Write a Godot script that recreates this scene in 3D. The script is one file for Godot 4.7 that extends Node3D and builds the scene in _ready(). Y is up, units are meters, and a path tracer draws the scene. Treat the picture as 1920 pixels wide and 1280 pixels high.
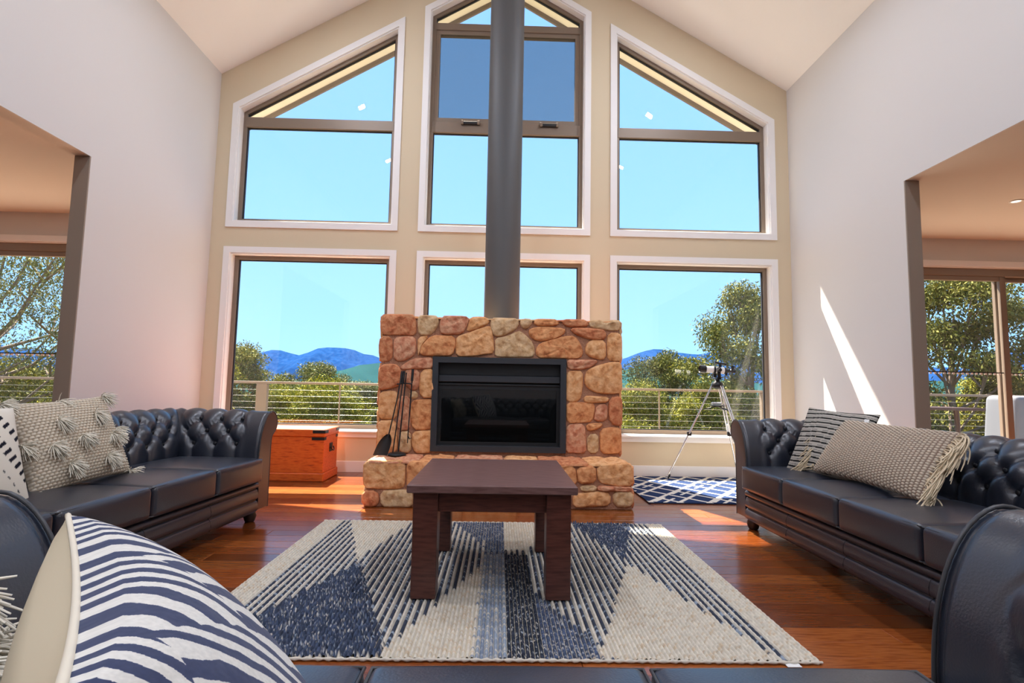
extends Node3D
# Living room with a gabled window wall, stone fireplace and three chesterfield sofas.

const W := 3.278            # half width of the room
const EAVE := 4.467
const PITCH := 0.585
const RIDGE := 6.385
const ROOM_END := 10.0

var M := {}
var rng := RandomNumberGenerator.new()
var taken := {}

# ---------------------------------------------------------------- mesh builder
class MB:
	var v := PackedVector3Array()
	var c := PackedColorArray()
	var uv := PackedVector2Array()
	var idx := PackedInt32Array()
	func vert(p: Vector3, t := Vector2.ZERO, col := Color.WHITE) -> int:
		v.append(p); uv.append(t); c.append(col)
		return v.size() - 1
	func tri(a: int, b: int, d: int) -> void:   # counter-clockwise from outside
		idx.append(a); idx.append(d); idx.append(b)
	func quad(a: Vector3, b: Vector3, d: Vector3, e: Vector3, col := Color.WHITE) -> void:
		var i := v.size()
		for p in [a, b, d, e]:
			v.append(p); uv.append(Vector2.ZERO); c.append(col)
		tri(i, i + 1, i + 2); tri(i, i + 2, i + 3)
	func face(a: Vector3, b: Vector3, d: Vector3) -> void:
		var i := v.size()
		for p in [a, b, d]:
			v.append(p); uv.append(Vector2.ZERO); c.append(Color.WHITE)
		tri(i, i + 1, i + 2)
	# box with chamfered edges
	func box(at: Vector3, size: Vector3, b := 0.0, t := Basis.IDENTITY) -> void:
		var h := size * 0.5
		b = min(b, min(h.x, min(h.y, h.z)) * 0.9)
		var ax := [Vector3.RIGHT, Vector3.UP, Vector3.BACK]
		for a in 3:
			var u: int = (a + 1) % 3
			var w: int = (a + 2) % 3
			for s in [-1.0, 1.0]:
				var n: Vector3 = ax[a] * s * h[a]
				var p: Vector3 = ax[u] * (h[u] - b)
				var q: Vector3 = ax[w] * (h[w] - b)
				if s > 0: quad(at + t * (n - p - q), at + t * (n + p - q), at + t * (n + p + q), at + t * (n - p + q))
				else: quad(at + t * (n - p - q), at + t * (n - p + q), at + t * (n + p + q), at + t * (n + p - q))
		if b <= 0.0: return
		for a in 3:
			var u: int = (a + 1) % 3
			var w: int = (a + 2) % 3
			for s in [-1.0, 1.0]:
				for r in [-1.0, 1.0]:
					var l: Vector3 = ax[a] * (h[a] - b)
					var e1: Vector3 = ax[u] * s * h[u] + ax[w] * r * (h[w] - b)
					var e2: Vector3 = ax[u] * s * (h[u] - b) + ax[w] * r * h[w]
					if s * r > 0: quad(at + t * (e1 - l), at + t * (e1 + l), at + t * (e2 + l), at + t * (e2 - l))
					else: quad(at + t * (e1 + l), at + t * (e1 - l), at + t * (e2 - l), at + t * (e2 + l))
		for x in [-1.0, 1.0]:
			for y in [-1.0, 1.0]:
				for z in [-1.0, 1.0]:
					var p1 := Vector3(x * h.x, y * (h.y - b), z * (h.z - b))
					var p2 := Vector3(x * (h.x - b), y * h.y, z * (h.z - b))
					var p3 := Vector3(x * (h.x - b), y * (h.y - b), z * h.z)
					if x * y * z > 0: face(at + t * p1, at + t * p2, at + t * p3)
					else: face(at + t * p1, at + t * p3, at + t * p2)
	# polygon (counter-clockwise in x,y) extruded from z0 to z1, placed by x
	func prism(poly: PackedVector2Array, z0: float, z1: float, x := Transform3D.IDENTITY) -> void:
		var area := 0.0
		for i in poly.size(): area += poly[i].cross(poly[(i + 1) % poly.size()])
		if area < 0: poly.reverse()
		var n := poly.size()
		for i in n:
			var p := poly[i]
			var q := poly[(i + 1) % n]
			quad(x * Vector3(p.x, p.y, z0), x * Vector3(q.x, q.y, z0), x * Vector3(q.x, q.y, z1), x * Vector3(p.x, p.y, z1))
		var tr := Geometry2D.triangulate_polygon(poly)
		for k in range(0, tr.size(), 3):
			var a := poly[tr[k]]
			var b := poly[tr[k + 1]]
			var d := poly[tr[k + 2]]
			if (b - a).cross(d - a) < 0:
				var s := b; b = d; d = s
			face(x * Vector3(a.x, a.y, z1), x * Vector3(b.x, b.y, z1), x * Vector3(d.x, d.y, z1))
			face(x * Vector3(a.x, a.y, z0), x * Vector3(d.x, d.y, z0), x * Vector3(b.x, b.y, z0))
	func tube(pts: Array, r, sides := 8, caps := true, col := Color.WHITE) -> void:
		var n := pts.size()
		var t: Vector3 = (pts[1] - pts[0]).normalized()
		var u := t.cross(Vector3.UP if abs(t.y) < 0.9 else Vector3.RIGHT).normalized()
		var first := v.size()
		for i in n:
			var d: Vector3 = (pts[min(i + 1, n - 1)] - pts[max(i - 1, 0)]).normalized()
			u = (u - d * u.dot(d)).normalized()
			var w := d.cross(u)
			var rad: float = r[i] if r is Array else r
			for k in sides:
				var a := TAU * k / sides
				vert(pts[i] + (u * cos(a) + w * sin(a)) * rad, Vector2(float(k) / sides, float(i) / n), col)
		for i in n - 1:
			for k in sides:
				var a := first + i * sides + k
				var b := first + i * sides + (k + 1) % sides
				tri(a, b, b + sides); tri(a, b + sides, a + sides)
		if caps:
			for e in [0, n - 1]:
				var base := v.size()
				for k in sides: vert(v[first + e * sides + k], Vector2.ZERO, col)
				for k in range(1, sides - 1):
					if e == 0: tri(base, base + k + 1, base + k)
					else: tri(base, base + k, base + k + 1)
	# profile of (radius, height), turned about y; a repeated point makes a sharp edge
	func lathe(prof: Array, sides := 24, x := Transform3D.IDENTITY) -> void:
		var i := 0
		var first := v.size()
		for p in prof:
			for k in sides:
				var a := TAU * k / sides
				vert(x * Vector3(p.x * cos(a), p.y, -p.x * sin(a)))
		for j in prof.size() - 1:
			if prof[j].is_equal_approx(prof[j + 1]): continue
			for k in sides:
				var a := first + j * sides + k
				var b := first + j * sides + (k + 1) % sides
				tri(a, b, b + sides); tri(a, b + sides, a + sides)
	# grid of nu x nv cells; f(u, v) gives the point
	func grid(nu: int, nv: int, f: Callable, g = null, flip := false) -> void:
		var first := v.size()
		for j in nv + 1:
			for i in nu + 1:
				var a := float(i) / nu
				var b := float(j) / nv
				v.append(f.call(a, b)); uv.append(Vector2(a, b))
				c.append(g.call(a, b) if g else Color.WHITE)
		for j in nv:
			for i in nu:
				var p := first + j * (nu + 1) + i
				var q := p + nu + 1
				if flip:
					idx.append_array(PackedInt32Array([p, p + 1, q + 1, p, q + 1, q]))
				else:
					idx.append_array(PackedInt32Array([p, q + 1, p + 1, p, q, q + 1]))
	# box with round edges, soft enough to be bent by f
	func soft(size: Vector3, r: float, seg: int, mid: int, f: Callable) -> void:
		var h := size * 0.5
		var co := []
		for a in 3:
			var l := []
			for k in seg: l.append(-h[a] + r * (1.0 - cos(PI / 2 * k / seg)))
			for k in mid + 1: l.append(-h[a] + r + (2 * (h[a] - r)) * k / mid)
			for k in range(seg - 1, -1, -1): l.append(h[a] - r * (1.0 - cos(PI / 2 * k / seg)))
			co.append(l)
		for a in 3:
			var u: int = (a + 1) % 3
			var w: int = (a + 2) % 3
			for s in [-1.0, 1.0]:
				var first := v.size()
				var nu: int = co[u].size()
				var nw: int = co[w].size()
				for j in nw:
					for i in nu:
						var p := Vector3.ZERO
						p[a] = s * h[a]; p[u] = co[u][i]; p[w] = co[w][j]
						var inn := p.clamp(-h + Vector3.ONE * r, h - Vector3.ONE * r)
						p = inn + (p - inn).normalized() * r
						v.append(f.call(p)); uv.append(Vector2(float(i) / nu, float(j) / nw)); c.append(Color.WHITE)
				for j in nw - 1:
					for i in nu - 1:
						var p0 := first + j * nu + i
						var p1 := p0 + nu
						if s > 0: idx.append_array(PackedInt32Array([p0, p1 + 1, p0 + 1, p0, p1, p1 + 1]))
						else: idx.append_array(PackedInt32Array([p0, p0 + 1, p1 + 1, p0, p1 + 1, p1]))
	func mesh(weld := false) -> ArrayMesh:
		var n := PackedVector3Array()
		n.resize(v.size())
		for k in range(0, idx.size(), 3):
			var a := idx[k]
			var b := idx[k + 1]
			var d := idx[k + 2]
			var f := (v[d] - v[a]).cross(v[b] - v[a])
			n[a] += f; n[b] += f; n[d] += f
		if weld:      # one normal for vertices that share a place
			var at := {}
			for k in v.size():
				var key := Vector3i((v[k] * 20000.0).round())
				at[key] = at.get(key, Vector3.ZERO) + n[k]
			for k in v.size(): n[k] = at[Vector3i((v[k] * 20000.0).round())]
		for k in n.size(): n[k] = n[k].normalized()
		var arr := []
		arr.resize(Mesh.ARRAY_MAX)
		arr[Mesh.ARRAY_VERTEX] = v; arr[Mesh.ARRAY_NORMAL] = n
		arr[Mesh.ARRAY_TEX_UV] = uv; arr[Mesh.ARRAY_COLOR] = c; arr[Mesh.ARRAY_INDEX] = idx
		var m := ArrayMesh.new()
		m.add_surface_from_arrays(Mesh.PRIMITIVE_TRIANGLES, arr)
		return m

# ---------------------------------------------------------------- naming and placing
func numbered(called: String) -> String:
	var n: int = taken.get(called, -1) + 1
	taken[called] = n
	return called if n == 0 else "%s_%03d" % [called, n]

func obj(called: String, shape, m: Material, parent: Node = null) -> MeshInstance3D:
	var o := MeshInstance3D.new()
	o.mesh = shape.mesh() if shape is MB else shape
	o.material_override = m
	o.name = numbered(called) if parent == null else called
	(parent if parent else self).add_child(o, true)
	return o

func thing(called: String, label: String, category: String, at := Vector3.ZERO, turn := 0.0, group := "") -> Node3D:
	var o := Node3D.new()
	o.name = numbered(called)
	add_child(o)
	o.position = at; o.rotation.y = turn
	tag(o, label, category, group)
	return o

func tag(o: Node, label: String, category: String, group := "") -> Node:
	o.set_meta("label", label); o.set_meta("category", category)
	if group: o.set_meta("group", group)
	return o

func copy(o: Node3D, label: String) -> Node3D:
	var c: Node3D = o.duplicate()
	c.name = numbered(str(o.name).trim_suffix("_000"))
	add_child(c)
	c.set_meta("label", label)
	return c

func struct(called: String, shape, m: Material, label := "") -> MeshInstance3D:
	var o := obj(called, shape, m)
	o.set_meta("kind", "structure")
	if label: o.set_meta("label", label)
	return o

func struct_root(called: String, label: String, at := Vector3.ZERO) -> Node3D:
	var o := Node3D.new()
	o.name = called; add_child(o); o.position = at
	o.set_meta("kind", "structure"); o.set_meta("label", label)
	return o

func bx(at: Vector3, size: Vector3, b := 0.0) -> MB:
	var m := MB.new(); m.box(at, size, b); return m

func span(a: Vector3, b: Vector3, bev := 0.0) -> MB:      # box between two corners
	return bx((a + b) * 0.5, (b - a).abs(), bev)

# ---------------------------------------------------------------- materials
func mat(col: Color, rough := 0.8, metal := 0.0, spec := 0.5) -> StandardMaterial3D:
	var m := StandardMaterial3D.new()
	m.albedo_color = col; m.roughness = rough; m.metallic = metal; m.metallic_specular = spec
	return m

func c8(r: int, g: int, b: int) -> Color:
	return Color(r / 255.0, g / 255.0, b / 255.0)

func lin(r: int, g: int, b: int) -> Color:
	return c8(r, g, b).srgb_to_linear()

func noise_tex(sd: int, freq: float, oct: int, cols: Array, size := 512, kind := FastNoiseLite.TYPE_SIMPLEX_SMOOTH) -> NoiseTexture2D:
	var n := FastNoiseLite.new()
	n.seed = sd; n.frequency = freq; n.fractal_octaves = oct; n.noise_type = kind
	var t := NoiseTexture2D.new()
	t.width = size; t.height = size; t.seamless = true; t.noise = n
	var g := Gradient.new()
	var off := PackedFloat32Array()
	var pc := PackedColorArray()
	for k in cols.size():
		off.append(float(k) / (cols.size() - 1)); pc.append(cols[k])
	g.offsets = off; g.colors = pc
	t.color_ramp = g
	return t

func relief(m: StandardMaterial3D, tex: Texture2D, depth: float) -> void:
	m.heightmap_enabled = true; m.heightmap_texture = tex; m.heightmap_scale = depth

func tri_map(m: StandardMaterial3D, scale: Vector3, world := true) -> StandardMaterial3D:
	m.uv1_triplanar = true; m.uv1_world_triplanar = world; m.uv1_scale = scale
	m.uv1_triplanar_sharpness = 6.0
	return m

func materials() -> void:
	var grey := [Color.BLACK, Color.WHITE]
	var fine := noise_tex(11, 0.06, 3, grey, 256)
	var coarse := noise_tex(12, 0.012, 4, grey, 256)
	M.fine = fine; M.coarse = coarse
	M.wall = mat(c8(216, 213, 209), 0.85)
	M.wall_cream = mat(c8(216, 200, 170), 0.85)
	M.taupe = mat(c8(152, 136, 120), 0.7)
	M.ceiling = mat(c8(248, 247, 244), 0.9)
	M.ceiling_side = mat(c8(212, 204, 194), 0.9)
	M.trim = mat(c8(240, 238, 235), 0.45)
	M.bronze = mat(c8(132, 116, 100), 0.45, 0.2)
	M.rubber = mat(c8(30, 28, 30), 0.6)
	M.soffit = mat(c8(228, 224, 206), 0.8)
	M.fascia = mat(c8(110, 98, 86), 0.6)
	M.glass = mat(Color(1, 1, 1, 0.004), 0.0)
	M.glass.transparency = BaseMaterial3D.TRANSPARENCY_ALPHA
	M.screen = mat(Color(0.10, 0.12, 0.16, 0.4), 0.9)
	M.screen.transparency = BaseMaterial3D.TRANSPARENCY_ALPHA
	# floor boards: red-brown hardwood, six tones
	var grain := noise_tex(21, 0.02, 5, [c8(132, 66, 28), c8(168, 92, 42), c8(190, 112, 56), c8(156, 80, 36)])
	M.floor_tones = []
	for k in 6:
		var tone: Color = [Color(1, 1, 1), Color(0.86, 0.82, 0.8), Color(1.1, 1.06, 1.0), Color(0.95, 0.88, 0.82), Color(1.04, 0.96, 0.9), Color(0.78, 0.72, 0.7)][k]
		var m := mat(Color(0.77 * tone.r, 0.77 * tone.g, 0.77 * tone.b), 0.2)
		m.albedo_texture = grain
		tri_map(m, Vector3(0.5, 5.0, 6.0)); m.uv1_offset = Vector3(0.37 * k, 0.0, 0.29 * k)
		M.floor_tones.append(m)
	# sandstone, five tones
	M.stones = []
	var tones := [[c8(170, 95, 54), c8(216, 143, 90), c8(234, 169, 114)], [c8(152, 83, 50), c8(196, 117, 76), c8(218, 151, 106)], [c8(186, 121, 72), c8(226, 163, 106), c8(242, 189, 136)], [c8(170, 125, 86), c8(206, 165, 118), c8(226, 193, 150)], [c8(168, 97, 68), c8(204, 133, 98), c8(224, 169, 132)]]
	for k in 5:
		var m := mat(Color.WHITE, 0.9)
		m.albedo_texture = noise_tex(31 + k, 0.014, 5, [tones[k][0], tones[k][1], tones[k][2], tones[k][1]])
		relief(m, fine, 0.35)
		tri_map(m, Vector3.ONE * 1.7, false)
		M.stones.append(m)
	M.mortar = mat(c8(176, 128, 100), 0.95)
	relief(M.mortar, fine, 0.5); tri_map(M.mortar, Vector3.ONE * 3)
	M.iron = mat(c8(34, 36, 38), 0.5, 0.3)
	M.iron_matt = mat(c8(44, 48, 54), 0.55)
	M.flue = mat(c8(84, 84, 84), 0.55, 0.2)
	M.fire_glass = mat(c8(20, 24, 24), 0.06)
	M.smoked = mat(Color(0.05, 0.06, 0.06, 0.8), 0.02)
	M.smoked.transparency = BaseMaterial3D.TRANSPARENCY_ALPHA
	M.charcoal = mat(c8(30, 28, 26), 0.95)
	# leather
	M.leather = mat(c8(33, 38, 50), 0.32, 0.0, 0.72)
	relief(M.leather, fine, 0.025); tri_map(M.leather, Vector3.ONE * 9, false)
	M.piping = mat(c8(60, 60, 62), 0.4)
	M.button = mat(c8(30, 31, 35), 0.4)
	M.dark_wood = mat(c8(52, 30, 22), 0.4)
	# coffee table
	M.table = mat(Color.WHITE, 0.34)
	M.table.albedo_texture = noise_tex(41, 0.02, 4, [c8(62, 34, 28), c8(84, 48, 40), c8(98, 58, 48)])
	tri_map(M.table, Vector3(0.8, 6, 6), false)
	M.table_top = mat(Color.WHITE, 0.36)  # lighter worn top, with the sky sheen also put into its colour
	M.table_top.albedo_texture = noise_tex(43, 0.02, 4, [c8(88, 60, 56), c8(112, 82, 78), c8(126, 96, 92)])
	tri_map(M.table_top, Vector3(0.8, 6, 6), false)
	# pine chest
	M.pine = mat(Color.WHITE, 0.5)
	M.pine.albedo_texture = noise_tex(42, 0.016, 5, [c8(132, 50, 12), c8(196, 86, 24), c8(212, 106, 36), c8(184, 76, 20)])
	tri_map(M.pine, Vector3(0.8, 5, 5), false)
	M.plain_cloth = mat(Color.WHITE, 0.95)
	M.plain_cloth.vertex_color_use_as_albedo = true
	M.plain_cloth.rim_enabled = true; M.plain_cloth.rim = 0.2; M.plain_cloth.rim_tint = 0.8
	M.wool = mat(Color.WHITE, 1.0, 0.0, 0.2)
	M.wool.vertex_color_use_as_albedo = true
	M.cream = mat(c8(226, 216, 196), 1.0, 0.0, 0.2)
	M.backing = mat(c8(206, 192, 164), 0.95, 0.0, 0.2)
	M.white = mat(c8(235, 235, 232), 0.6)
	M.chrome = mat(c8(205, 208, 212), 0.22, 0.9)
	M.alu = mat(c8(215, 218, 222), 0.35, 0.5)
	M.black = mat(c8(22, 22, 24), 0.4)
	M.rail = mat(c8(124, 110, 94), 0.6)
	M.wire = mat(c8(170, 170, 165), 0.4, 0.5)
	M.deck = mat(c8(146, 134, 118), 0.8)
	M.bark = mat(c8(128, 112, 96), 0.95)
	relief(M.bark, coarse, 2.0); tri_map(M.bark, Vector3(2, 0.5, 2), false)
	M.leaf = mat(Color.WHITE, 0.75, 0.0, 0.15)
	M.leaf.vertex_color_use_as_albedo = true
	M.leaf.backlight_enabled = true; M.leaf.backlight = c8(104, 106, 50)
	M.ground = mat(Color.WHITE, 1.0, 0.0, 0.0)
	M.ground.albedo_texture = noise_tex(51, 0.02, 5, [c8(36, 40, 20), c8(56, 56, 28), c8(74, 70, 40), c8(44, 48, 24)])
	tri_map(M.ground, Vector3.ONE * 0.08)
	M.mountain_far_hazed = mat(Color.WHITE, 1.0, 0.0, 0.0)  # blue of aerial haze is painted into this albedo
	M.mountain_far_hazed.albedo_texture = noise_tex(52, 0.02, 5, [c8(20, 52, 96), c8(28, 62, 108), c8(40, 72, 116)])
	tri_map(M.mountain_far_hazed, Vector3.ONE * 0.006)
	M.mountain_near_hazed = mat(Color.WHITE, 1.0, 0.0, 0.0)  # forest green with the bluish haze of distance mixed into the albedo
	M.mountain_near_hazed.albedo_texture = noise_tex(53, 0.04, 5, [c8(22, 56, 66), c8(32, 66, 70), c8(44, 76, 68)])
	tri_map(M.mountain_near_hazed, Vector3.ONE * 0.012)
	M.lamp = mat(c8(255, 244, 226), 0.5)
	M.lamp.emission_enabled = true; M.lamp.emission = c8(255, 240, 214); M.lamp.emission_energy_multiplier = 3.0
	M.grey_cloth = mat(c8(96, 100, 108), 0.8)

# ---------------------------------------------------------------- scene
func _ready() -> void:
	rng.seed = 7
	var cam := Camera3D.new()
	cam.name = "camera"
	cam.fov = 65.97; cam.near = 0.03; cam.far = 6000.0
	cam.transform = Transform3D(Basis(Vector3.UP, -0.0215) * Basis(Vector3.RIGHT, 0.0862) * Basis(Vector3.BACK, 0.0187), Vector3(-0.0147, 0.95, 5.8276))
	add_child(cam)
	var env := Environment.new()
	env.background_mode = Environment.BG_SKY
	env.tonemap_mode = Environment.TONE_MAPPER_LINEAR
	env.tonemap_exposure = 1.0
	env.sdfgi_enabled = true; env.ssao_enabled = true; env.ssil_enabled = true
	var sm := ProceduralSkyMaterial.new()
	sm.sky_top_color = c8(124, 179, 242); sm.sky_horizon_color = c8(160, 212, 252); sm.sky_curve = 0.2
	sm.sky_energy_multiplier = 1.28
	sm.ground_horizon_color = c8(120, 130, 110); sm.ground_bottom_color = c8(90, 92, 66)
	sm.sun_angle_max = 1.0
	var sky := Sky.new()
	sky.sky_material = sm
	env.sky = sky
	var we := WorldEnvironment.new()
	we.name = "environment"; we.environment = env
	add_child(we)
	var sun := DirectionalLight3D.new()
	sun.name = "sun"
	sun.basis = Basis.looking_at(Vector3(0.455, -1.79, 1.0).normalized())
	sun.light_energy = 11.0; sun.light_color = c8(255, 244, 226); sun.light_angular_distance = 0.53
	sun.shadow_enabled = true; sun.sky_mode = DirectionalLight3D.SKY_MODE_LIGHT_ONLY
	add_child(sun)
	materials()
	shell()
	windows()
	side_rooms()
	downlights()
	outside()
	fireplace()
	sofas()
	rugs()
	table()
	chest()
	pillows()
	telescope()
	fire_tools()

# ---------------------------------------------------------------- the room
func roof_y(x: float) -> float:
	return RIDGE - PITCH * abs(x)

func rake_y(x: float) -> float:        # top edge of the window openings
	return 5.857 - PITCH * abs(x)

func P2(a: Array) -> PackedVector2Array:
	var r := PackedVector2Array()
	for k in range(0, a.size(), 2): r.append(Vector2(a[k], a[k + 1]))
	return r

func shell() -> void:
	# end wall with six openings
	var m := MB.new()
	for s in [-1.0, 1.0]:
		m.prism(P2([s * 3.053, 0, s * W, 0, s * W, roof_y(W) + 0.02, s * 3.053, roof_y(3.053) + 0.02]), -0.16, 0.0)
		m.prism(P2([s * 0.91, 0, s * 1.268, 0, s * 1.268, roof_y(1.268) + 0.02, s * 0.91, roof_y(0.91) + 0.02]), -0.16, 0.0)
		for x in [[1.268, 3.053], [0.0, 0.91]]:
			for y in [[0.0, 0.44], [2.387, 2.74]]:
				m.prism(P2([s * x[0], y[0], s * x[1], y[0], s * x[1], y[1], s * x[0], y[1]]), -0.16, 0.0)
			m.prism(P2([s * x[0], rake_y(x[0]), s * x[1], rake_y(x[1]), s * x[1], roof_y(x[1]) + 0.02, s * x[0], roof_y(x[0]) + 0.02]), -0.16, 0.0)
	struct("wall_front", m, M.wall_cream, "white gabled end wall with six windows")
	# side walls with a wide opening each
	for s in [-1.0, 1.0]:
		var z0: float = 1.737 if s < 0 else 1.698
		m = MB.new()
		for q in [[-0.16, z0, 0.0, EAVE], [z0, 5.2, 2.70, EAVE], [5.2, ROOM_END, 0.0, EAVE]]:
			m.box(Vector3(s * (W + 0.06), (q[2] + q[3] + 0.03) * 0.5, (q[0] + q[1]) * 0.5), Vector3(0.12, q[3] + 0.03 - q[2], q[1] - q[0]), 0.0)
		struct("wall_left" if s < 0 else "wall_right", m, M.wall, "white side wall with a wide opening to the next room")
		var jb := span(Vector3(s * (W - 0.0005), 0.0, z0), Vector3(s * (W + 0.1205), 2.70, z0 + 0.012), 0.002)
		struct("trim_%d" % (4 if s < 0 else 5), jb, M.taupe, "taupe jamb lining of the wide opening in the side wall")
		m = MB.new()
		m.box(Vector3(s * (W - 0.008), 0.06, z0 * 0.5), Vector3(0.016, 0.12, z0), 0.003)
		m.box(Vector3(s * (W - 0.008), 0.06, 7.6), Vector3(0.016, 0.12, 4.8), 0.003)
		struct("baseboard_left" if s < 0 else "baseboard_right", m, M.trim)
	m = MB.new()
	m.prism(P2([-W - 0.12, 0, W + 0.12, 0, W + 0.12, EAVE - 0.05, 0, RIDGE + 0.02, -W - 0.12, EAVE - 0.05]), ROOM_END, ROOM_END + 0.12)
	struct("wall_back", m, M.wall, "plain gabled wall behind the viewer")
	m = MB.new()
	m.box(Vector3(0, 0.06, 0.008), Vector3(2 * W - 0.04, 0.12, 0.016), 0.003)
	struct("baseboard_front", m, M.trim)
	m = MB.new()
	for s in [-1.0, 1.0]:
		m.prism(P2([0, RIDGE, s * 3.6, roof_y(3.6), s * 3.6, roof_y(3.6) + 0.22, 0, RIDGE + 0.22]), -0.16, ROOM_END + 0.12)
	struct("ceiling", m, M.ceiling, "white raked ceiling rising to a central ridge")
	# roof overhang outside the gable
	m = MB.new()
	for s in [-1.0, 1.0]:
		m.prism(P2([0, RIDGE - 0.03, s * 4.3, roof_y(4.3) - 0.03, s * 4.3, roof_y(4.3) + 0.02, 0, RIDGE + 0.02]), -0.98, -0.16)
	struct("trim_1", m, M.soffit, "cream soffit under the gable overhang")
	m = MB.new()
	for s in [-1.0, 1.0]:
		m.prism(P2([0, RIDGE - 0.095, s * 4.3, roof_y(4.3) - 0.095, s * 4.3, roof_y(4.3) + 0.22, 0, RIDGE + 0.22]), -1.0, -0.97)
	struct("trim_2", m, M.fascia, "dark barge board along the edge of the gable overhang")
	m = MB.new()
	for s in [-1.0, 1.0]:
		m.prism(P2([0, RIDGE + 0.03, s * 4.3, roof_y(4.3) + 0.03, s * 4.3, roof_y(4.3) + 0.22, 0, RIDGE + 0.22]), -0.97, -0.16)
	struct("trim_3", m, M.fascia, "roof sheeting above the overhang")
	# floor: boards laid across the room on a slab
	m = MB.new()
	m.box(Vector3(0, -0.114, 5.0), Vector3(15.6, 0.2, 10.3))
	m.box(Vector3(0, -0.007, 7.42), Vector3(2 * W, 0.014, 5.16))
	for s in [-1.0, 1.0]:
		m.box(Vector3(s * (W + 2.26), -0.007, 5.0), Vector3(4.5, 0.014, 10.0))
	var fl := struct("floor", m, M.floor_tones[0], "polished red-brown hardwood strip floor")
	var bw := 0.121
	var z := 0.0
	var row := 0
	while z < 4.84 - 0.01:
		var x := -W - rng.randf_range(0.0, 1.4)
		while x < W:
			var l := rng.randf_range(1.5, 2.9)
			var a := maxf(x, -W)
			var b := minf(x + l, W)
			if b - a > 0.05:
				var p := MB.new()
				p.box(Vector3((a + b) * 0.5, -0.007, z + bw * 0.5), Vector3(b - a - 0.0015, 0.014, bw - 0.0015), 0.0018)
				obj("plank", p, M.floor_tones[rng.randi() % 6], fl)
			x += l
		z += bw
		row += 1

# a flat white board that follows two points in the wall plane
func board(m: MB, a: Vector2, b: Vector2, c: Vector2, d: Vector2, z0: float, z1: float) -> void:
	m.prism(PackedVector2Array([a, b, c, d]), z0, z1)

# ring of boards between an outer and an inner polygon with as many corners
func ring(called: String, parent: Node, outer: PackedVector2Array, inner: PackedVector2Array, z0: float, z1: float, m: Material) -> void:
	for k in outer.size():
		var n := (k + 1) % outer.size()
		var b := MB.new()
		b.prism(PackedVector2Array([outer[k], outer[n], inner[n], inner[k]]), z0, z1)
		obj(called, b, m, parent)

func inset(p: PackedVector2Array, d: float) -> PackedVector2Array:     # p counter-clockwise, d > 0 shrinks
	var r := PackedVector2Array()
	var n := p.size()
	for k in n:
		var e0 := (p[k] - p[(k + n - 1) % n]).normalized()
		var e1 := (p[(k + 1) % n] - p[k]).normalized()
		var n0 := Vector2(-e0.y, e0.x)
		var n1 := Vector2(-e1.y, e1.x)
		r.append(p[k] + (n0 + n1) * (d / (1.0 + n0.dot(n1))))
	return r

func pane(parent: Node, poly: PackedVector2Array, z: float) -> void:
	var b := MB.new()
	b.prism(poly, z - 0.003, z + 0.003)
	obj("pane", b, M.glass, parent)

func window(n: int, label: String, open: PackedVector2Array, sections: Array) -> Node3D:
	var w := struct_root("window_%d" % n, label)
	ring("architrave", w, inset(open, -0.065), inset(open, 0.004), 0.0, 0.018, M.trim)
	ring("reveal_board", w, inset(open, 0.0), inset(open, 0.016), -0.085, 0.0, M.trim)
	ring("frame", w, inset(open, 0.012), inset(open, 0.058), -0.15, -0.085, M.bronze)
	for s in sections:
		var poly: PackedVector2Array = s
		ring("glazing_bead", w, inset(poly, -0.008), inset(poly, 0.01), -0.132, -0.108, M.rubber)
		pane(w, inset(poly, 0.004), -0.12)
	return w

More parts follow.
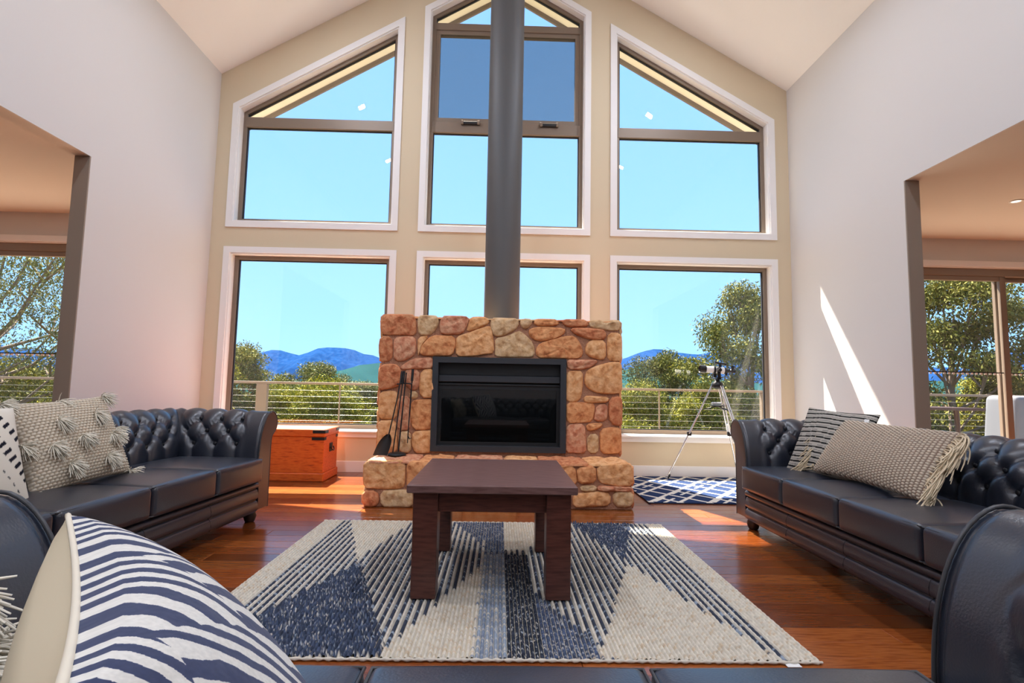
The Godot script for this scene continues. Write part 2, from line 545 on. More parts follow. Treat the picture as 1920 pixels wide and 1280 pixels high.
func windows() -> void:
	var lower := [P2([-3.053, 0.44, -1.268, 0.44, -1.268, 2.387, -3.053, 2.387]), P2([-0.91, 0.44, 0.91, 0.44, 0.91, 2.387, -0.91, 2.387]), P2([1.268, 0.44, 3.053, 0.44, 3.053, 2.387, 1.268, 2.387])]
	var names := ["left of the fireplace", "behind the fireplace", "right of the fireplace"]
	for k in 3:
		var w := window(k + 1, "tall lower fixed window " + names[k], lower[k], [inset(lower[k], 0.058)])
		var x0: float = lower[k][0].x
		var x1: float = lower[k][1].x
		obj("sill", span(Vector3(x0 - 0.06, 0.425, 0.0), Vector3(x1 + 0.06, 0.445, 0.045), 0.004), M.trim, w)
	var yl := rake_y(3.053)
	var yr := rake_y(1.268)
	for s in [-1.0, 1.0]:
		var open := P2([-3.053, 2.74, -1.268, 2.74, -1.268, yr, -3.053, yl]) if s < 0 else P2([1.268, 2.74, 3.053, 2.74, 3.053, yl, 1.268, yr])
		var inn := inset(open, 0.058)
		var a := inn[0].x
		var b := inn[1].x
		var low := P2([a, inn[0].y, b, inn[0].y, b, 3.885, a, 3.885])
		var top := P2([a, 4.005, b, 4.005, inn[2].x, inn[2].y, inn[3].x, inn[3].y])
		var w := window(4 if s < 0 else 6, "upper window with a raked head, " + ("left" if s < 0 else "right") + " of the flue", open, [low, top])
		obj("transom", span(Vector3(a - 0.02, 3.885, -0.155), Vector3(b + 0.02, 4.005, -0.08), 0.004), M.bronze, w)
	# middle upper window: fixed pane, awning sash with winders, gable light
	var op := P2([-0.91, 2.74, 0.91, 2.74, 0.91, rake_y(0.91), 0, rake_y(0), -0.91, rake_y(0.91)])
	var i5 := inset(op, 0.058)
	var xa := i5[0].x
	var xb := i5[1].x
	var yk := i5[2].y
	var low5 := P2([xa, i5[0].y, xb, i5[0].y, xb, 3.885, xa, 3.885])
	var sash := P2([xa, 4.02, xb, 4.02, xb, 5.15, xa, 5.15])
	var gab := P2([xa, 5.235, xb, 5.235, xb, maxf(yk, 5.245), i5[3].x, i5[3].y, xa, maxf(yk, 5.245)])
	var w5 := window(5, "middle upper window with an awning sash and gable light behind the flue", op, [low5, gab])
	obj("transom", span(Vector3(xa - 0.02, 3.885, -0.155), Vector3(xb + 0.02, 4.02, -0.08), 0.004), M.bronze, w5)
	obj("transom", span(Vector3(xa - 0.02, 5.15, -0.155), Vector3(xb + 0.02, 5.235, -0.08), 0.004), M.bronze, w5)
	ring("sash_frame", w5, sash, inset(sash, 0.05), -0.16, -0.095, M.bronze)
	pane(w5, inset(sash, 0.045), -0.125)
	var sc := MB.new()
	sc.prism(inset(sash, 0.048), -0.1, -0.099)
	obj("fly_screen", sc, M.screen, w5)
	for x in [-0.42, 0.5]:
		var wd := MB.new()
		wd.box(Vector3(x, 4.0, -0.068), Vector3(0.22, 0.038, 0.03), 0.006)
		var o := obj("winder", wd, M.iron, w5)
		var kn := MB.new()
		for e in [-0.095, 0.095]: kn.box(Vector3(x + e, 4.0, -0.05), Vector3(0.03, 0.05, 0.02), 0.006)
		obj("bracket", kn, M.bronze, o)

func side_rooms() -> void:
	for s in [-1.0, 1.0]:
		var side := "left" if s < 0 else "right"
		var zf := 0.27 if s < 0 else 0.15
		var x0 := W + 0.12
		var m := MB.new()
		m.box(Vector3(s * (x0 + 2.1), 2.76, 5.0), Vector3(4.2 + 0.2, 0.12, 10.4))
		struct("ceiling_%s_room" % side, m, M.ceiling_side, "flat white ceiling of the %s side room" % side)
		m = MB.new()
		m.box(Vector3(s * (x0 + 2.1), 2.56, zf - 0.08), Vector3(4.2, 0.28, 0.16))
		m.box(Vector3(s * (x0 + 0.06), 1.21, zf - 0.08), Vector3(0.12, 2.42, 0.16))
		m.box(Vector3(s * (x0 + 4.1), 1.21, zf - 0.08), Vector3(0.2, 2.42, 0.16))
		struct("wall_%s_room_front" % side, m, M.wall, "white wall above the sliding doors of the %s side room" % side)
		m = MB.new()
		m.box(Vector3(s * (x0 + 4.26), 1.35, 5.0), Vector3(0.12, 2.7, 10.2))
		struct("wall_%s_room_outer" % side, m, M.wall, "outer wall of the %s side room" % side)
		m = MB.new()
		m.box(Vector3(s * (x0 + 2.1), 1.35, 10.06), Vector3(4.4, 2.7, 0.12))
		struct("wall_%s_room_back" % side, m, M.wall, "back wall of the %s side room" % side)
		# sliding doors
		var d := struct_root("door_%d" % (1 if s < 0 else 2), "bronze framed sliding glass doors of the %s side room" % side)
		var xa := x0 + 0.12
		var xb := x0 + 4.0
		m = span(Vector3(s * (xa - 0.05), 2.385, zf), Vector3(s * (xb + 0.05), 2.45, zf + 0.018), 0.003)
		obj("architrave", m, M.trim, d)
		obj("head_reveal", span(Vector3(s * xa, 2.375, zf - 0.09), Vector3(s * xb, 2.39, zf), 0.0), M.trim, d)
		obj("frame_head", span(Vector3(s * xa, 2.29, zf - 0.15), Vector3(s * xb, 2.385, zf - 0.03), 0.004), M.bronze, d)
		obj("threshold", span(Vector3(s * xa, 0.0, zf - 0.15), Vector3(s * xb, 0.03, zf - 0.03), 0.004), M.bronze, d)
		for x in [xa, xb - 0.05]:
			obj("jamb", span(Vector3(s * x, 0.03, zf - 0.15), Vector3(s * (x + 0.05), 2.29, zf - 0.03), 0.004), M.bronze, d)
		for p in [[xa + 0.05, 5.66, -0.06], [5.58, xb - 0.05, -0.115]]:
			var leaf := Node3D.new()
			leaf.name = "door_leaf"
			d.add_child(leaf, true)
			var zz: float = zf + p[2]
			for x in [p[0], p[1] - 0.07]:
				obj("stile", span(Vector3(s * x, 0.03, zz - 0.02), Vector3(s * (x + 0.07), 2.29, zz + 0.02), 0.004), M.bronze, leaf)
			for y in [0.03, 2.24]:
				obj("door_rail", span(Vector3(s * (p[0] + 0.07), y, zz - 0.02), Vector3(s * (p[1] - 0.07), y + 0.05, zz + 0.02), 0.003), M.bronze, leaf)
			obj("pane", span(Vector3(s * (p[0] + 0.06), 0.07, zz - 0.003), Vector3(s * (p[1] - 0.06), 2.25, zz + 0.003)), M.glass, leaf)
			# safety strip: a dark line with a row of pale dashes
			obj("safety_line", span(Vector3(s * (p[0] + 0.07), 1.2, zz + 0.0032), Vector3(s * (p[1] - 0.07), 1.212, zz + 0.0040)), M.iron, leaf)
			m = MB.new()
			var x: float = p[0] + 0.1
			while x < p[1] - 0.1:
				m.box(Vector3(s * x, 1.192, zz + 0.004), Vector3(0.026, 0.02, 0.0015))
				x += 0.052
			var dash := obj("safety_dashes", m, M.white, leaf)
			dash.set_meta("kind", "stuff")

func downlights() -> void:
	# pairs on the rake, 1.9 m apart, as their reflections in the upper panes show
	var rows := [1.57, 3.46, 5.36, 7.26, 9.16]
	for z in rows:
		for s in [-1.0, 1.0]:
			var at := Vector3(s * 2.18, roof_y(2.18), z)
			var nrm := Vector3(-s * PITCH, -1.0, 0.0).normalized()     # into the room
			var t := thing("downlight", "round white downlight in the %s slope of the ceiling, %s" % ["left" if s < 0 else "right", {1.57: "nearest the windows", 3.46: "second from the windows", 5.36: "third from the windows", 7.26: "fourth from the windows", 9.16: "farthest from the windows"}[z]], "ceiling light", at, 0.0, "downlights in the raked ceiling")
			lamp(t, nrm, 3.2)
	for s in [-1.0, 1.0]:
		for q in [[4.596, 1.325], [6.2, 1.325], [4.596, 3.9], [6.2, 3.9]]:
			var t := thing("downlight", "white downlight in the %s side room, %s row, %s" % ["left" if s < 0 else "right", "front" if q[1] < 2 else "back", "nearer the living room" if q[0] < 5 else "beside the outer wall"], "ceiling light", Vector3(s * q[0], 2.7, q[1]), 0.0, "downlights in the side rooms")
			lamp(t, Vector3.DOWN, 0.2)

func lamp(t: Node3D, nrm: Vector3, energy: float) -> void:
	var b := Basis(Quaternion(Vector3.DOWN, nrm))
	var x := Transform3D(b, Vector3.ZERO)
	var m := MB.new()
	m.lathe([Vector2(0.034, -0.001), Vector2(0.036, -0.006), Vector2(0.05, -0.006), Vector2(0.05, 0.0)], 20, x)
	obj("bezel", m, M.white, t)
	m = MB.new()
	m.lathe([Vector2(0.0, -0.003), Vector2(0.034, -0.003), Vector2(0.034, 0.0)], 20, x)
	obj("lens", m, M.lamp, t)
	var l := AreaLight3D.new()
	l.name = "light"
	l.area_size = Vector2(0.09, 0.09)
	l.light_energy = energy; l.light_color = c8(228, 237, 255)
	l.area_range = 30.0; l.area_attenuation = 2.0
	l.shadow_enabled = true
	l.basis = Basis.looking_at(nrm, Vector3.FORWARD if abs(nrm.z) < 0.9 else Vector3.UP)
	l.position = nrm * 0.008
	t.add_child(l)

# ---------------------------------------------------------------- outside
func outside() -> void:
	var m := MB.new()
	m.box(Vector3(0, -0.1, -1.55), Vector3(26, 0.12, 3.1))
	struct("deck", m, M.deck, "timber deck outside the windows")
	railing()
	ground()
	mountains()
	trees()
	# table on the deck, seen through the right doors
	var t := thing("deck_table", "timber table on the deck outside the right doors", "table", Vector3(6.5, -0.04, -2.0))
	obj("tabletop", bx(Vector3(0, 0.79, 0), Vector3(1.0, 0.04, 0.7), 0.004), M.dark_wood, t)
	for x in [-0.38, 0.12]:
		for z in [-0.28, 0.28]:
			var l := MB.new()
			l.tube([Vector3(x, 0.77, z), Vector3(x + 0.02, 0.4, z), Vector3(x, 0.0, z)], [0.035, 0.026, 0.035], 8)
			obj("leg", l, M.dark_wood, t)
	var b := thing("barbecue", "grey cloth-covered barbecue on the deck outside the right doors", "barbecue", Vector3(7.95, -0.04, -2.1))
	m = MB.new()
	m.soft(Vector3(0.7, 1.0, 0.55), 0.08, 3, 4, func(p: Vector3): return Vector3(p.x * (1.0 - 0.12 * (p.y / 0.5)), p.y + 0.5, p.z * (1.0 - 0.1 * p.y)))
	obj("cover", m.mesh(true), M.grey_cloth, b)

func railing() -> void:
	var z := -2.85
	var r := thing("deck_railing", "pale deck railing with thin horizontal wires outside the windows", "railing", Vector3(0, -0.04, z))
	obj("top_rail", bx(Vector3(0, 0.99, 0), Vector3(26, 0.04, 0.09), 0.005), M.rail, r)
	for x in [-11.6, -3.87, 4.4, 11.6]:
		obj("post", bx(Vector3(x, 0.485, 0.0), Vector3(0.17, 0.97, 0.09), 0.006), M.rail, r)
	for x in [-9.6, -5.8, -2.62, -0.6, 0.8, 2.62, 6.1, 9.7]:
		var s := MB.new()
		s.box(Vector3(x, 0.485, 0), Vector3(0.022, 0.97, 0.022), 0.003)
		obj("stanchion", s, M.rail, r)
	for k in 9:
		var w := MB.new()
		w.tube([Vector3(-13, 0.09 + k * 0.098, 0), Vector3(13, 0.09 + k * 0.098, 0)], 0.0022, 5)
		obj("wire", w, M.wire, r)

func land(x: float, z: float) -> float:
	var d := -z
	var e := minf(maxf(d - 3.0, 0.0), 200.0)
	return -1.6 - 0.13 * e + 0.00032 * e * e

func ground() -> void:
	var n := FastNoiseLite.new()
	n.seed = 3; n.frequency = 0.03
	var m := MB.new()
	m.grid(90, 90, func(u: float, v: float):
		var d := 1.0 + 760.0 * v * v * v
		var x := (u - 0.5) * (60.0 + d * 4.0)
		return Vector3(x, land(x, -d) + n.get_noise_2d(x, d) * minf(1.0, d / 30.0) * 1.2, -d))
	struct("ground", m, M.ground, "olive hillside falling away below the deck")

func ridge(called: String, label: String, m: Material, z: float, pts: Array, depth: float, foot: float, sd: int) -> void:
	var n := FastNoiseLite.new()
	n.seed = sd; n.frequency = 0.012; n.fractal_octaves = 4
	var b := MB.new()
	var x0: float = pts[0]
	var x1: float = pts[pts.size() - 2]
	b.grid(200, 40, func(u: float, v: float):
		var x := lerpf(x0, x1, u)
		var y := 0.0
		for k in range(0, pts.size() - 2, 2):
			if x <= pts[k + 2] + 0.01:
				var f: float = (x - pts[k]) / (pts[k + 2] - pts[k])
				f = f * f * (3 - 2 * f)
				y = lerpf(pts[k + 1], pts[k + 3], f)
				break
		var t := 1.0 - v                          # 1 at the crest
		var zz := z + depth * v
		var rough := n.get_noise_2d(x, zz * 0.35) * 0.22 * sin(PI * minf(v * 1.1, 1.0))
		var crest := n.get_noise_2d(x * 3.0, 7.0) * 0.025
		return Vector3(x, foot + (y - foot) * (pow(t, 1.15) + rough + crest), zz), null, true)
	var o := obj(called, b, m)
	tag(o, label, "mountain", "mountains beyond the valley")

func mountains() -> void:
	ridge("mountain_range", "long mountain range on the skyline with blue distance haze in its colour", M.mountain_far_hazed, -1500.0, [-2600, 60, -1800, 120, -1100, 70, -840, 45, -752, 66, -634, 94, -574, 80, -500, 105, -439, 101, -377, 86, -300, 64, -210, 50, 95, 56, 325, 82, 449, 118, 530, 106, 573, 105, 636, 119, 713, 105, 807, 85, 1342, 80, 1473, 137, 1700, 150, 2600, 80], 420.0, -60.0, 5)
	ridge("forested_ridge", "nearer dark forested ridge with blue-green distance haze in its colour below the range", M.mountain_near_hazed, -900.0, [-1500, 30, -900, 16, -459, -1, -343, 6, -271, 24, -235, 34, -199, 40, -162, 30, -80, 18, 57, 14, 196, 30, 242, 40, 298, 29, 381, 20, 475, 14, 900, 30, 1500, 20], 300.0, -60.0, 6)

# foliage: many small leaves around twig ends
func leaf_cloud(m: MB, at: Vector3, rad: Vector3, n: int, size: float, r: RandomNumberGenerator, tones: Array) -> void:
	for k in n:
		var d := Vector3(r.randfn(), r.randfn(), r.randfn()).normalized() * pow(r.randf(), 0.45)
		var p := at + d * rad
		var a := Vector3(r.randfn(), r.randfn() - 0.9, r.randfn()).normalized()
		var w := a.cross(Vector3(r.randfn(), r.randfn(), r.randfn())).normalized()
		var l := size * r.randf_range(0.7, 1.4)
		var col: Color = tones[r.randi() % tones.size()]
		col = col * r.randf_range(0.75, 1.25)
		var i := m.v.size()
		m.v.append(p); m.v.append(p + a * l * 0.5 + w * l * 0.17); m.v.append(p + a * l); m.v.append(p + a * l * 0.5 - w * l * 0.17)
		for q in 4:
			m.uv.append(Vector2.ZERO); m.c.append(col)
		m.tri(i, i + 1, i + 2); m.tri(i, i + 2, i + 3)

func tree_meshes(sd: int, height: float, spread: float, bare: float, leaves: int, size: float, tones: Array, clumps: int) -> Array:
	var r := RandomNumberGenerator.new()
	r.seed = sd
	var wood := MB.new()
	var fol := MB.new()
	var top := Vector3(r.randf_range(-0.1, 0.1) * spread, height * 0.8, r.randf_range(-0.1, 0.1) * spread)
	var bend := Vector3(r.randf_range(-0.2, 0.2) * spread, height * 0.4, r.randf_range(-0.15, 0.15) * spread)
	var trunk := []
	var rad := []
	for k in 9:
		var t := k / 8.0
		trunk.append(Vector3.ZERO.lerp(bend, t).lerp(bend.lerp(top, t), t))
		rad.append(height * 0.024 * (1.0 - 0.85 * t))
	wood.tube(trunk, rad, 7)
	for k in clumps:
		var h := lerpf(bare, 1.0, (k + 0.5) / clumps)
		var ang := k * 2.4 + r.randf_range(-0.4, 0.4)
		var f := sin(PI * clampf((h - bare) / (1.0 - bare) * 0.85 + 0.15, 0.0, 1.0))
		var reach := spread * (0.25 + 0.75 * f) * r.randf_range(0.55, 1.0)
		var tip := Vector3(cos(ang) * reach, height * h * 0.97, sin(ang) * reach)
		var s: Vector3 = trunk[clampi(int(h * 6.5), 1, 7)]
		var mid := s.lerp(tip, 0.5) + Vector3(0, -0.04 * height, 0)
		wood.tube([s, s.lerp(mid, 0.6), mid, mid.lerp(tip, 0.6), tip], [height * 0.007, height * 0.005, height * 0.0042, height * 0.003, height * 0.0015], 5, false)
		for j in 3:
			var q := tip + Vector3(r.randfn(), r.randfn() * 0.6, r.randfn()) * spread * 0.16
			wood.tube([mid.lerp(tip, 0.5), q.lerp(mid, 0.3) + Vector3(0, 0.02 * height, 0), q], [height * 0.004, height * 0.003, height * 0.0012], 4, false)
			leaf_cloud(fol, q, Vector3(0.32, 0.22, 0.32) * spread * r.randf_range(0.8, 1.3), leaves / (clumps * 3), size, r, tones)
	return [wood.mesh(), fol.mesh()]

func plant(kind: Array, called: String, label: String, category: String, at: Vector3, scale: float, turn: float, group: String) -> void:
	var t := thing(called, label, category, at, turn, group)
	obj("trunk", kind[0], M.bark, t)
	var f := obj("foliage", kind[1], M.leaf, t)
	f.set_meta("kind", "stuff")
	for k in t.get_children(): k.scale = Vector3.ONE * scale

func trees() -> void:
	var olive := [lin(124, 124, 62), lin(104, 108, 54), lin(146, 140, 80), lin(84, 90, 44)]
	var yellow := [lin(146, 142, 58), lin(126, 128, 52), lin(160, 152, 80), lin(100, 106, 42)]
	var grey := [lin(122, 122, 80), lin(104, 108, 68), lin(144, 140, 100), lin(84, 90, 54)]
	var tall := tree_meshes(101, 7.0, 1.7, 0.42, 30000, 0.11, olive, 16)
	var round_ := tree_meshes(102, 5.0, 1.7, 0.2, 36000, 0.11, grey, 20)
	var bush := tree_meshes(103, 3.2, 1.5, 0.08, 32000, 0.1, yellow, 18)
	var dark_olive := [lin(108, 108, 54), lin(90, 94, 46), lin(126, 122, 68), lin(72, 78, 38)]
	var dense := tree_meshes(104, 6.6, 1.9, 0.18, 46000, 0.11, dark_olive, 24)
	var open_ := tree_meshes(105, 7.5, 3.2, 0.42, 42000, 0.085, grey, 22)
	var g := "trees beyond the deck"
	plant(tall, "gum_tree", "loose-crowned gum tree at the left edge of the left lower window", "tree", Vector3(-9.7, -3.6, -14), 0.84, 0.3, g)
	plant(round_, "rounded_tree", "grey-green round-topped tree in the middle of the left lower window", "tree", Vector3(-9.0, -4.0, -20), 1.18, 1.0, g)
	plant(round_, "rounded_tree", "grey-green round tree against the left side of the fireplace", "tree", Vector3(-5.6, -3.6, -16), 0.92, 2.6, g)
	plant(bush, "leafy_bush", "yellow-green bush between two trees in the left lower window", "bush", Vector3(-7.9, -2.4, -13.5), 0.95, 0.0, g)
	plant(bush, "leafy_bush", "yellow-green bush low at the left edge of the left lower window", "bush", Vector3(-9.9, -2.4, -12.5), 1.15, 2.0, g)
	plant(bush, "leafy_bush", "yellow-green bush behind the thin railing post of the left lower window", "bush", Vector3(-6.4, -2.6, -13.0), 1.1, 4.0, g)
	plant(dense, "spreading_tree", "leafy tree left of the telescope in the right lower window", "tree", Vector3(7.5, -3.9, -18), 1.0, 0.4, g)
	plant(tall, "gum_tree", "tall gum tree at the right edge of the right lower window", "tree", Vector3(9.5, -2.9, -14), 1.12, 2.2, g)
	plant(bush, "leafy_bush", "yellow-green bush against the right side of the fireplace", "bush", Vector3(5.0, -2.2, -13), 1.0, 1.0, g)
	plant(bush, "leafy_bush", "yellow-green bush behind the telescope tripod", "bush", Vector3(7.2, -2.6, -13.5), 1.05, 3.1, g)
	plant(bush, "leafy_bush", "yellow-green bush at the right edge of the right lower window", "bush", Vector3(9.0, -2.4, -12.8), 1.0, 5.0, g)
	plant(open_, "gum_tree", "large open gum tree seen through the left doors", "tree", Vector3(-13.4, -2.6, -8.5), 1.1, 0.6, g)
	plant(bush, "leafy_bush", "yellow-green bush below the gum tree seen through the left doors", "bush", Vector3(-15.2, -1.9, -11.5), 1.0, 0.5, g)
	plant(dense, "spreading_tree", "big dense tree seen through the right doors", "tree", Vector3(13.2, -2.4, -9.0), 1.08, 1.8, g)
	var far := [[-15.5, -27.0, 0.9, "grey-green tree far down the slope at the left edge of the left lower window"], [-12.0, -26.0, 1.0, "grey-green tree far down the slope behind the gum tree in the left lower window"], [-12.6, -33.0, 1.0, "grey-green tree far down the slope left of the round-topped tree"], [-6.6, -27.0, 0.95, "grey-green tree far down the slope behind the thin railing post"], [6.6, -27.0, 1.0, "grey-green tree far down the slope right of the fireplace"], [10.2, -28.0, 0.95, "grey-green tree far down the slope behind the telescope"], [13.6, -27.0, 1.1, "grey-green tree far down the slope behind the tall gum tree"], [19.5, -20.0, 1.0, "grey-green tree far down the slope seen through the right doors"], [-20.5, -20.0, 1.0, "grey-green tree far down the slope seen through the left doors"], [-2.6, -19.0, 0.95, "grey-green tree down the slope hidden behind the left half of the fireplace"], [2.4, -21.0, 1.0, "grey-green tree down the slope hidden behind the right half of the fireplace"]]
	for q in far:
		plant(round_, "rounded_tree", q[3], "tree", Vector3(q[0], land(q[0], q[1]) - 0.3, q[1]), q[2], q[0], g)
	plant(bush, "leafy_bush", "bush beside the big dense tree seen through the right doors", "bush", Vector3(16.0, -1.9, -11.0), 1.1, 2.5, g)

const BODY_STONES := [
	[-1074,1563,-776,1566,-763,1391,-1063,1392],
	[-748,1560,-574,1560,-569,1497,-605,1426,-652,1390,-735,1392],
	[-540,1561,-303,1559,-315,1495,-355,1410,-535,1403,-554,1455],
	[-285,1556,-143,1559,-114,1514,-210,1469,-317,1429,-298,1496],
	[-101,1552,132,1550,138,1484,67,1433,-15,1398,-76,1397,-106,1477],
	[-1073,1374,-976,1369,-962,1169,-1064,1142,-1079,1263],
	[-949,1363,-769,1374,-757,1228,-825,1178,-913,1156,-945,1183],
	[-719,1215,-714,1284,-624,1384,-423,1384,-414,1304,-439,1214],
	[-742,1371,-652,1383,-712,1312,-733,1229],
	[-406,1378,-313,1408,-120,1482,-98,1451,-73,1249,-135,1241,-239,1218,-405,1211,-401,1319],
	[-66,1374,46,1385,139,1444,182,1421,277,1334,286,1221,-63,1216,-55,1298],
	[-891,1101,-783,1176,-605,1193,-595,1107,-725,1094,-856,1088],
	[-1063,1118,-940,1131,-883,1094,-873,991,-898,943,-987,920,-1061,902,-1073,1029],
	[-855,1078,-725,1083,-720,925,-774,907,-851,964],
	[-704,1084,-594,1093,-587,846,-703,844,-714,967],
	[-794,890,-739,891,-730,840,-792,835],
	[-1059,884,-898,894,-903,772,-908,657,-1059,657],
	[-1060,634,-912,641,-898,494,-890,372,-1058,369],
	[-891,847,-800,849,-786,565,-888,559],
	[-875,543,-785,549,-771,374,-869,372],
	[-778,816,-596,828,-584,589,-658,567,-757,570,-781,660],
	[-760,545,-592,560,-590,377,-738,366,-765,455],
	[170,1548,261,1550,241,1486,186,1464,153,1519],
	[282,1550,485,1551,500,1513,395,1496,276,1501],
	[535,1552,745,1553,760,1501,584,1490,528,1527],
	[770,1550,1055,1554,1055,1475,936,1469,770,1494],
	[241,1465,360,1482,542,1471,557,1444,473,1386,362,1362,271,1374,235,1423],
	[598,1473,711,1482,915,1462,915,1388,782,1385,648,1428],
	[300,1284,334,1334,543,1401,641,1410,684,1341,712,1272,692,1215,308,1215],
	[740,1328,782,1372,908,1375,915,1213,852,1211,740,1244],
	[936,1441,1055,1440,1056,1198,936,1203],
	[573,1195,846,1196,790,1141,678,1114,574,1122],
	[755,1109,853,1152,979,1183,1052,1181,1056,917,909,907,798,929,735,980,735,1049],
	[574,1091,710,1101,707,952,687,831,570,832],
	[729,880,944,873,937,835,729,828],
	[575,820,823,820,799,662,581,650],
	[840,804,928,814,929,672,815,670,828,729],
	[953,872,1050,882,1059,816,1055,629,958,648,945,772],
	[577,625,732,636,746,393,571,395],
	[748,636,891,647,866,609,757,579],
	[762,542,849,555,850,391,763,394],
	[870,593,966,611,1050,608,1049,394,879,391]]
const HEARTH_STONES := [
	[-1068,342,-750,358,-743,167,-794,144,-1060,147],
	[-727,350,-417,355,-427,125,-719,137],
	[-1071,125,-956,120,-938,40,-966,4,-1070,7],
	[-927,120,-689,131,-674,8,-922,5],
	[-400,347,-53,352,-28,159,-410,133],
	[-32,352,261,353,273,151,-11,160],
	[278,349,590,333,608,197,294,160],
	[-662,110,-310,115,-291,13,-655,8],
	[-289,115,118,133,133,15,-274,13],
	[139,133,549,147,559,20,150,15],
	[607,323,751,340,759,218,623,201],
	[770,340,1032,366,1058,289,1047,192,918,190,782,218],
	[638,181,763,182,759,145,642,144],
	[774,181,1041,177,1041,155,774,153],
	[579,112,797,141,873,123,873,42,579,22],
	[895,142,1054,148,1054,32,903,30]]

# ---------------------------------------------------------------- fireplace
var snoise := FastNoiseLite.new()

# one rough stone: polygon in millimetres, standing proud of the plane of x
func stone(pts: Array, x: Transform3D, proud: float) -> MB:
	var poly := PackedVector2Array()
	for k in range(0, pts.size(), 2): poly.append(Vector2(pts[k], pts[k + 1]) * 0.001)
	var area := 0.0
	for i in poly.size(): area += poly[i].cross(poly[(i + 1) % poly.size()])
	if area < 0: poly.reverse()
	poly = inset(poly, -0.008)
	var cen := Vector2.ZERO
	for p in poly: cen += p / poly.size()
	# closer points, corners rounded
	var rim := PackedVector2Array()
	for i in poly.size():
		var p := poly[i]
		var q := poly[(i + 1) % poly.size()]
		var n := maxi(2, int(p.distance_to(q) / 0.045))
		for k in n: rim.append(p.lerp(q, (k + 0.5) / n))
	for it in 1:
		var sm := PackedVector2Array()
		for i in rim.size(): sm.append(rim[i] * 0.76 + (rim[(i + 1) % rim.size()] + rim[(i + rim.size() - 1) % rim.size()]) * 0.12)
		rim = sm
	var m := MB.new()
	var nr := rim.size()
	var rings := [[0.0, -0.02], [0.0, 0.3], [0.004, 0.75], [0.014, 1.0]]
	for r in rings:
		for i in nr:
			var p := rim[i]
			var d := p - cen
			var wob := 1.0 + 0.02 * snoise.get_noise_2d(p.x * 900.0, p.y * 900.0)
			p = cen + d.normalized() * maxf(d.length() * wob - r[0], 0.005)
			var z: float = proud * r[1] + (0.012 * snoise.get_noise_2d(p.x * 260.0 + 50.0, p.y * 260.0) if r[1] > 0.3 else 0.0)
			m.vert(x * Vector3(p.x, p.y, z))
	for f in [0.66, 0.33]:
		for i in nr:
			var p = cen + (rim[i] - cen) * f
			m.vert(x * Vector3(p.x, p.y, proud * (1.1 + 0.1 * (1 - f)) + 0.02 * snoise.get_noise_2d(p.x * 260.0 + 50.0, p.y * 260.0) + 0.008 * snoise.get_noise_2d(p.x * 800.0, p.y * 800.0)))
	var cv := m.vert(x * Vector3(cen.x, cen.y, proud * 1.15 + 0.02 * snoise.get_noise_2d(cen.x * 260.0 + 50.0, cen.y * 260.0)))
	for r in 5:
		for i in nr:
			var a := r * nr + i
			var b := r * nr + (i + 1) % nr
			m.tri(a, b, b + nr); m.tri(a, b + nr, a + nr)
	for i in nr: m.tri(5 * nr + i, 5 * nr + (i + 1) % nr, cv)
	return m

# rubble of jittered blocks over a rectangle, in millimetres
func rubble(w: float, h: float, nx: int, ny: int, sd: int) -> Array:
	var r := RandomNumberGenerator.new()
	r.seed = sd
	var out := []
	for j in ny:
		var y0 := h * j / ny + 6
		var y1 := h * (j + 1) / ny - 6
		var cuts := [0.0]
		for i in range(1, nx): cuts.append(w * (i + (0.5 if j % 2 else 0.0) * (1 if nx > 1 else 0) + r.randf_range(-0.18, 0.18)) / (nx + (0.5 if j % 2 else 0.0)))
		cuts.append(w)
		for i in cuts.size() - 1:
			out.append([cuts[i] + 7, y0 + r.randf_range(0, 8), cuts[i + 1] - 7, y0 + r.randf_range(0, 8), cuts[i + 1] - 7 - r.randf_range(0, 10), y1 - r.randf_range(0, 8), cuts[i] + 7 + r.randf_range(0, 10), y1 - r.randf_range(0, 8)])
	return out

